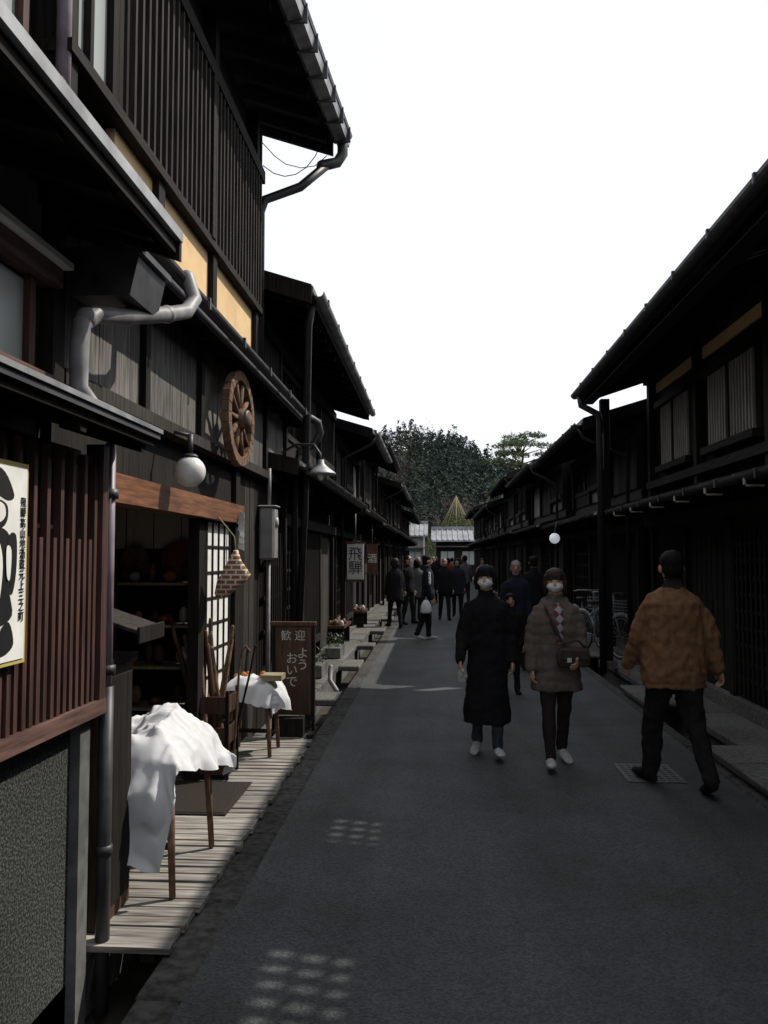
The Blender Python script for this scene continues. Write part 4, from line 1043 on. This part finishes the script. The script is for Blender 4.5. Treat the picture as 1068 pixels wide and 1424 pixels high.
person('woman_in_black_coat',.42,7.0,-4,1.56,dict(top='coat_black',bot='jeans_blue',shoe='shoe_white',torso=LONG,hair='hair',hairstyle='bob',mask=True,headyaw=-10,
    arms=((-8,13,22,6),(6,12,18,4)),legs=((10,1,6),(-7,1,12)),foot=(12,-12),armw=1.2,legw=.95,curl=.7,wr=.015),.0085)
def sweater(H):
    g=loft_geo([(.62*H,.030*H,.05*H,0,-.040*H),(.70*H,.036*H,.05*H,0,-.040*H),(.78*H,.042*H,.045*H,0,-.034*H),(.82*H,.030*H,.035*H,0,-.022*H)],18,2)
    strap=tube_geo([(-.07*H,-.058*H,.815*H),(-.045*H,-.098*H,.74*H),(0,-.105*H,.64*H),(.06*H,-.108*H,.56*H)],.008*H,8,(1,0,0))
    hood=tube_geo([(-.05*H,.02*H,.83*H),(0,.055*H,.825*H),(.05*H,.02*H,.83*H)],[.024*H,.032*H,.024*H],12,(0,0,1))
    return [(g,'argyle'),(strap,'bag_brown'),(hood,'coat_puffer')]
person('woman_in_puffer_jacket',.95,6.72,6,1.54,dict(top='coat_puffer',bot='trousers_brown',shoe='shoe_white',torso=MID,hair='hairb',hairstyle='bob',mask=True,headyaw=-14,
    arms=((8,10,45,25),(4,12,8,4)),legs=((-8,1,14),(12,1,4)),foot=(-14,10),armw=1.3,legw=.95,extra=sweater,curl=.7,wr=.010),.0085)
def mcollar(H): return [(tube_geo([(0,.010*H,.83*H),(0,.008*H,.86*H)],[(.05*H,.047*H),(.045*H,.042*H)],18,(0,1,0)),'trousers_brown')]
person('man_in_tan_jacket',1.70,6.12,190,1.70,dict(top='coat_tan',bot='trousers_dark',shoe='shoe_black',torso=JACK,hair='hair',hairstyle='short',headyaw=-8,
    arms=((14,14,20,4),(-14,20,18,-4)),legs=((16,3,8),(-13,3,18)),foot=(8,-18),armw=1.3,legw=1.12,fat=1.05,curl=.7,wr=.019,extra=mcollar),.0085)
b=B('shoulder_bag')
v,f=loft_geo([(.80,.11,.05,0,0),(.815,.125,.06,0,0),(.88,.13,.06,0,0),(.93,.12,.045,0,0),(.945,.10,.03,0,0)],24,3.2)
v=[Vector((q.x+1.06,q.y+6.54,q.z+.0)) for q in v]; b.add('pouch_body','bag_brown',v,f,True)
b.box('flap','bag_brown',.96,1.16,6.468,6.480,.86,.935); b.box('tag','shoe_white',1.0,1.035,6.462,6.467,.84,.875)
b.tube('strap','bag_brown',[(.95,6.54,.92),(.98,6.55,.98),(1.1,6.55,1.0),(1.17,6.56,.93)],.01,8)
b.done(.004)
b=B('knitted_glove')
b.ell('palm','ceramw',(.205,6.86,.70),(.028,.02,.045))
for i in range(4): b.tube('finger','ceramw',[(.185+i*.013,6.86,.67),(.18+i*.016,6.86,.625)],.008,6,True)
b.tube('thumb','ceramw',[(.225,6.86,.70),(.245,6.85,.67)],.009,6,True)
b.done()

def far(name,x,y,hd,H,top,bot='trousers_dark',hair='hair',hs='short',shoe='shoe_black',torso=SLIM,**k):
    d=dict(top=top,bot=bot,shoe=shoe,torso=torso,hair=hair,hairstyle=hs,arms=((U(-10,12),8,U(8,30)),(U(-10,12),8,U(8,30))),legs=((U(2,16),2,4),(-U(2,14),2,10)),foot=(4,-8),armw=1.15)
    d.update(k); return person(name,x,y,hd,H,d,.014 if y<18 else .02)
def stripes(H):
    return [(tube_geo([(sx*.128*H,-.0*H,.79*H),(sx*.15*H,-.0*H,.66*H)],.012*H,6,(0,1,0)),'stripe_white') for sx in (1,-1)]
far('man_in_striped_jacket',-.17,16.6,100,1.68,'coat_navy','trousers_dark',extra=stripes,shoe='shoe_white')
b=B('shopping_bag')
v,f=loft_geo([(.72,.09,.06,0,0),(.76,.12,.07,0,0),(.88,.10,.05,0,0),(.98,.04,.02,0,0)],14,2.4)
b.add('bag','plastic_white',[Vector((q.x-.20,q.y+16.38,q.z-.18)) for q in v],f,True); b.tube('handle','plastic_white',[(-.22,16.38,.79),(-.2,16.42,.86),(-.18,16.38,.79)],.006,6); b.done()
far('child_in_dark_coat',.90,10.2,0,1.20,'coat_black',hs='bob')
far('grey_haired_man',1.18,12.4,-5,1.58,'coat_navy',hair='hairg')
far('man_in_dark_coat',1.80,15.5,175,1.66,'coat_black')
for i,(x,y,hd,H,t,hs,ha,tor) in enumerate([(-.68,20.3,60,1.66,'coat_black','short','hair',SLIM),(-.50,21.5,170,1.58,'coat_grey','bob','hair',MID),(-.95,19.2,200,1.6,'coat_black','bob','hairb',MID),(-.35,24.5,10,1.7,'coat_navy','short','hair',SLIM),
    (.22,21.8,5,1.62,'coat_black','short','hair',JACK),(.58,23.0,-5,1.6,'coat_navy','bob','hair',MID),(.95,27.5,180,1.7,'coat_grey','short','hair',SLIM),(1.6,29,0,1.6,'coat_beige','bob','hairb',MID),(-.1,30,0,1.65,'coat_black','short','hair',SLIM),(.5,34,180,1.6,'coat_red','bob','hair',MID),(1.2,38,0,1.7,'coat_navy','short','hair',SLIM),(-.6,28,10,1.62,'coat_grey','short','hairg',SLIM),(0,44,0,1.65,'coat_black','short','hair',SLIM),(.9,47,180,1.6,'coat_beige','bob','hair',MID)]):
    far('pedestrian',x,y,hd,H,t,hair=ha,hs=hs,torso=tor)

# ------------------------------------------------------------------ light, world, camera
sd=Vector((1,.6,1.27)).normalized()
sun=bpy.data.lights.new('sun','SUN'); sun.energy=4.8; sun.angle=rad(.5); sun.color=(1,.93,.82)
so=bpy.data.objects.new('sun',sun); scene.collection.objects.link(so); so.rotation_euler=sd.to_track_quat('Z','Y').to_euler(); so.location=(20,12,30)
w=bpy.data.worlds.new("World"); scene.world=w; w.use_nodes=True; nt=w.node_tree
s=nt.nodes.new("ShaderNodeTexSky"); s.sky_type='NISHITA'; s.sun_disc=False
s.sun_elevation=math.asin(sd.z); s.sun_rotation=math.atan2(sd.x,sd.y); s.dust_density=2; s.air_density=1.0
hs=nt.nodes.new("ShaderNodeHueSaturation"); hs.inputs['Saturation'].default_value=.6
nt.links.new(s.outputs[0],hs.inputs['Color'])
mx=nt.nodes.new('ShaderNodeMix'); mx.data_type='RGBA'; mx.inputs['Factor'].default_value=.86
nt.links.new(hs.outputs[0],mx.inputs[6]); mx.inputs[7].default_value=(8.1,8.35,8.8,1)
nt.links.new(mx.outputs[2],nt.nodes['Background'].inputs[0]); nt.nodes['Background'].inputs[1].default_value=.135
c=bpy.data.cameras.new("camera"); co=bpy.data.objects.new("camera",c); scene.collection.objects.link(co)
co.location=(0,0,1.65); co.rotation_euler=(rad(93.1),0,rad(3.6)); c.sensor_fit='VERTICAL'; c.sensor_height=36; c.lens=29.07; c.clip_start=.05; c.clip_end=5000
scene.camera=co
scene.view_settings.view_transform='Standard'; scene.view_settings.look='None'; scene.view_settings.exposure=0
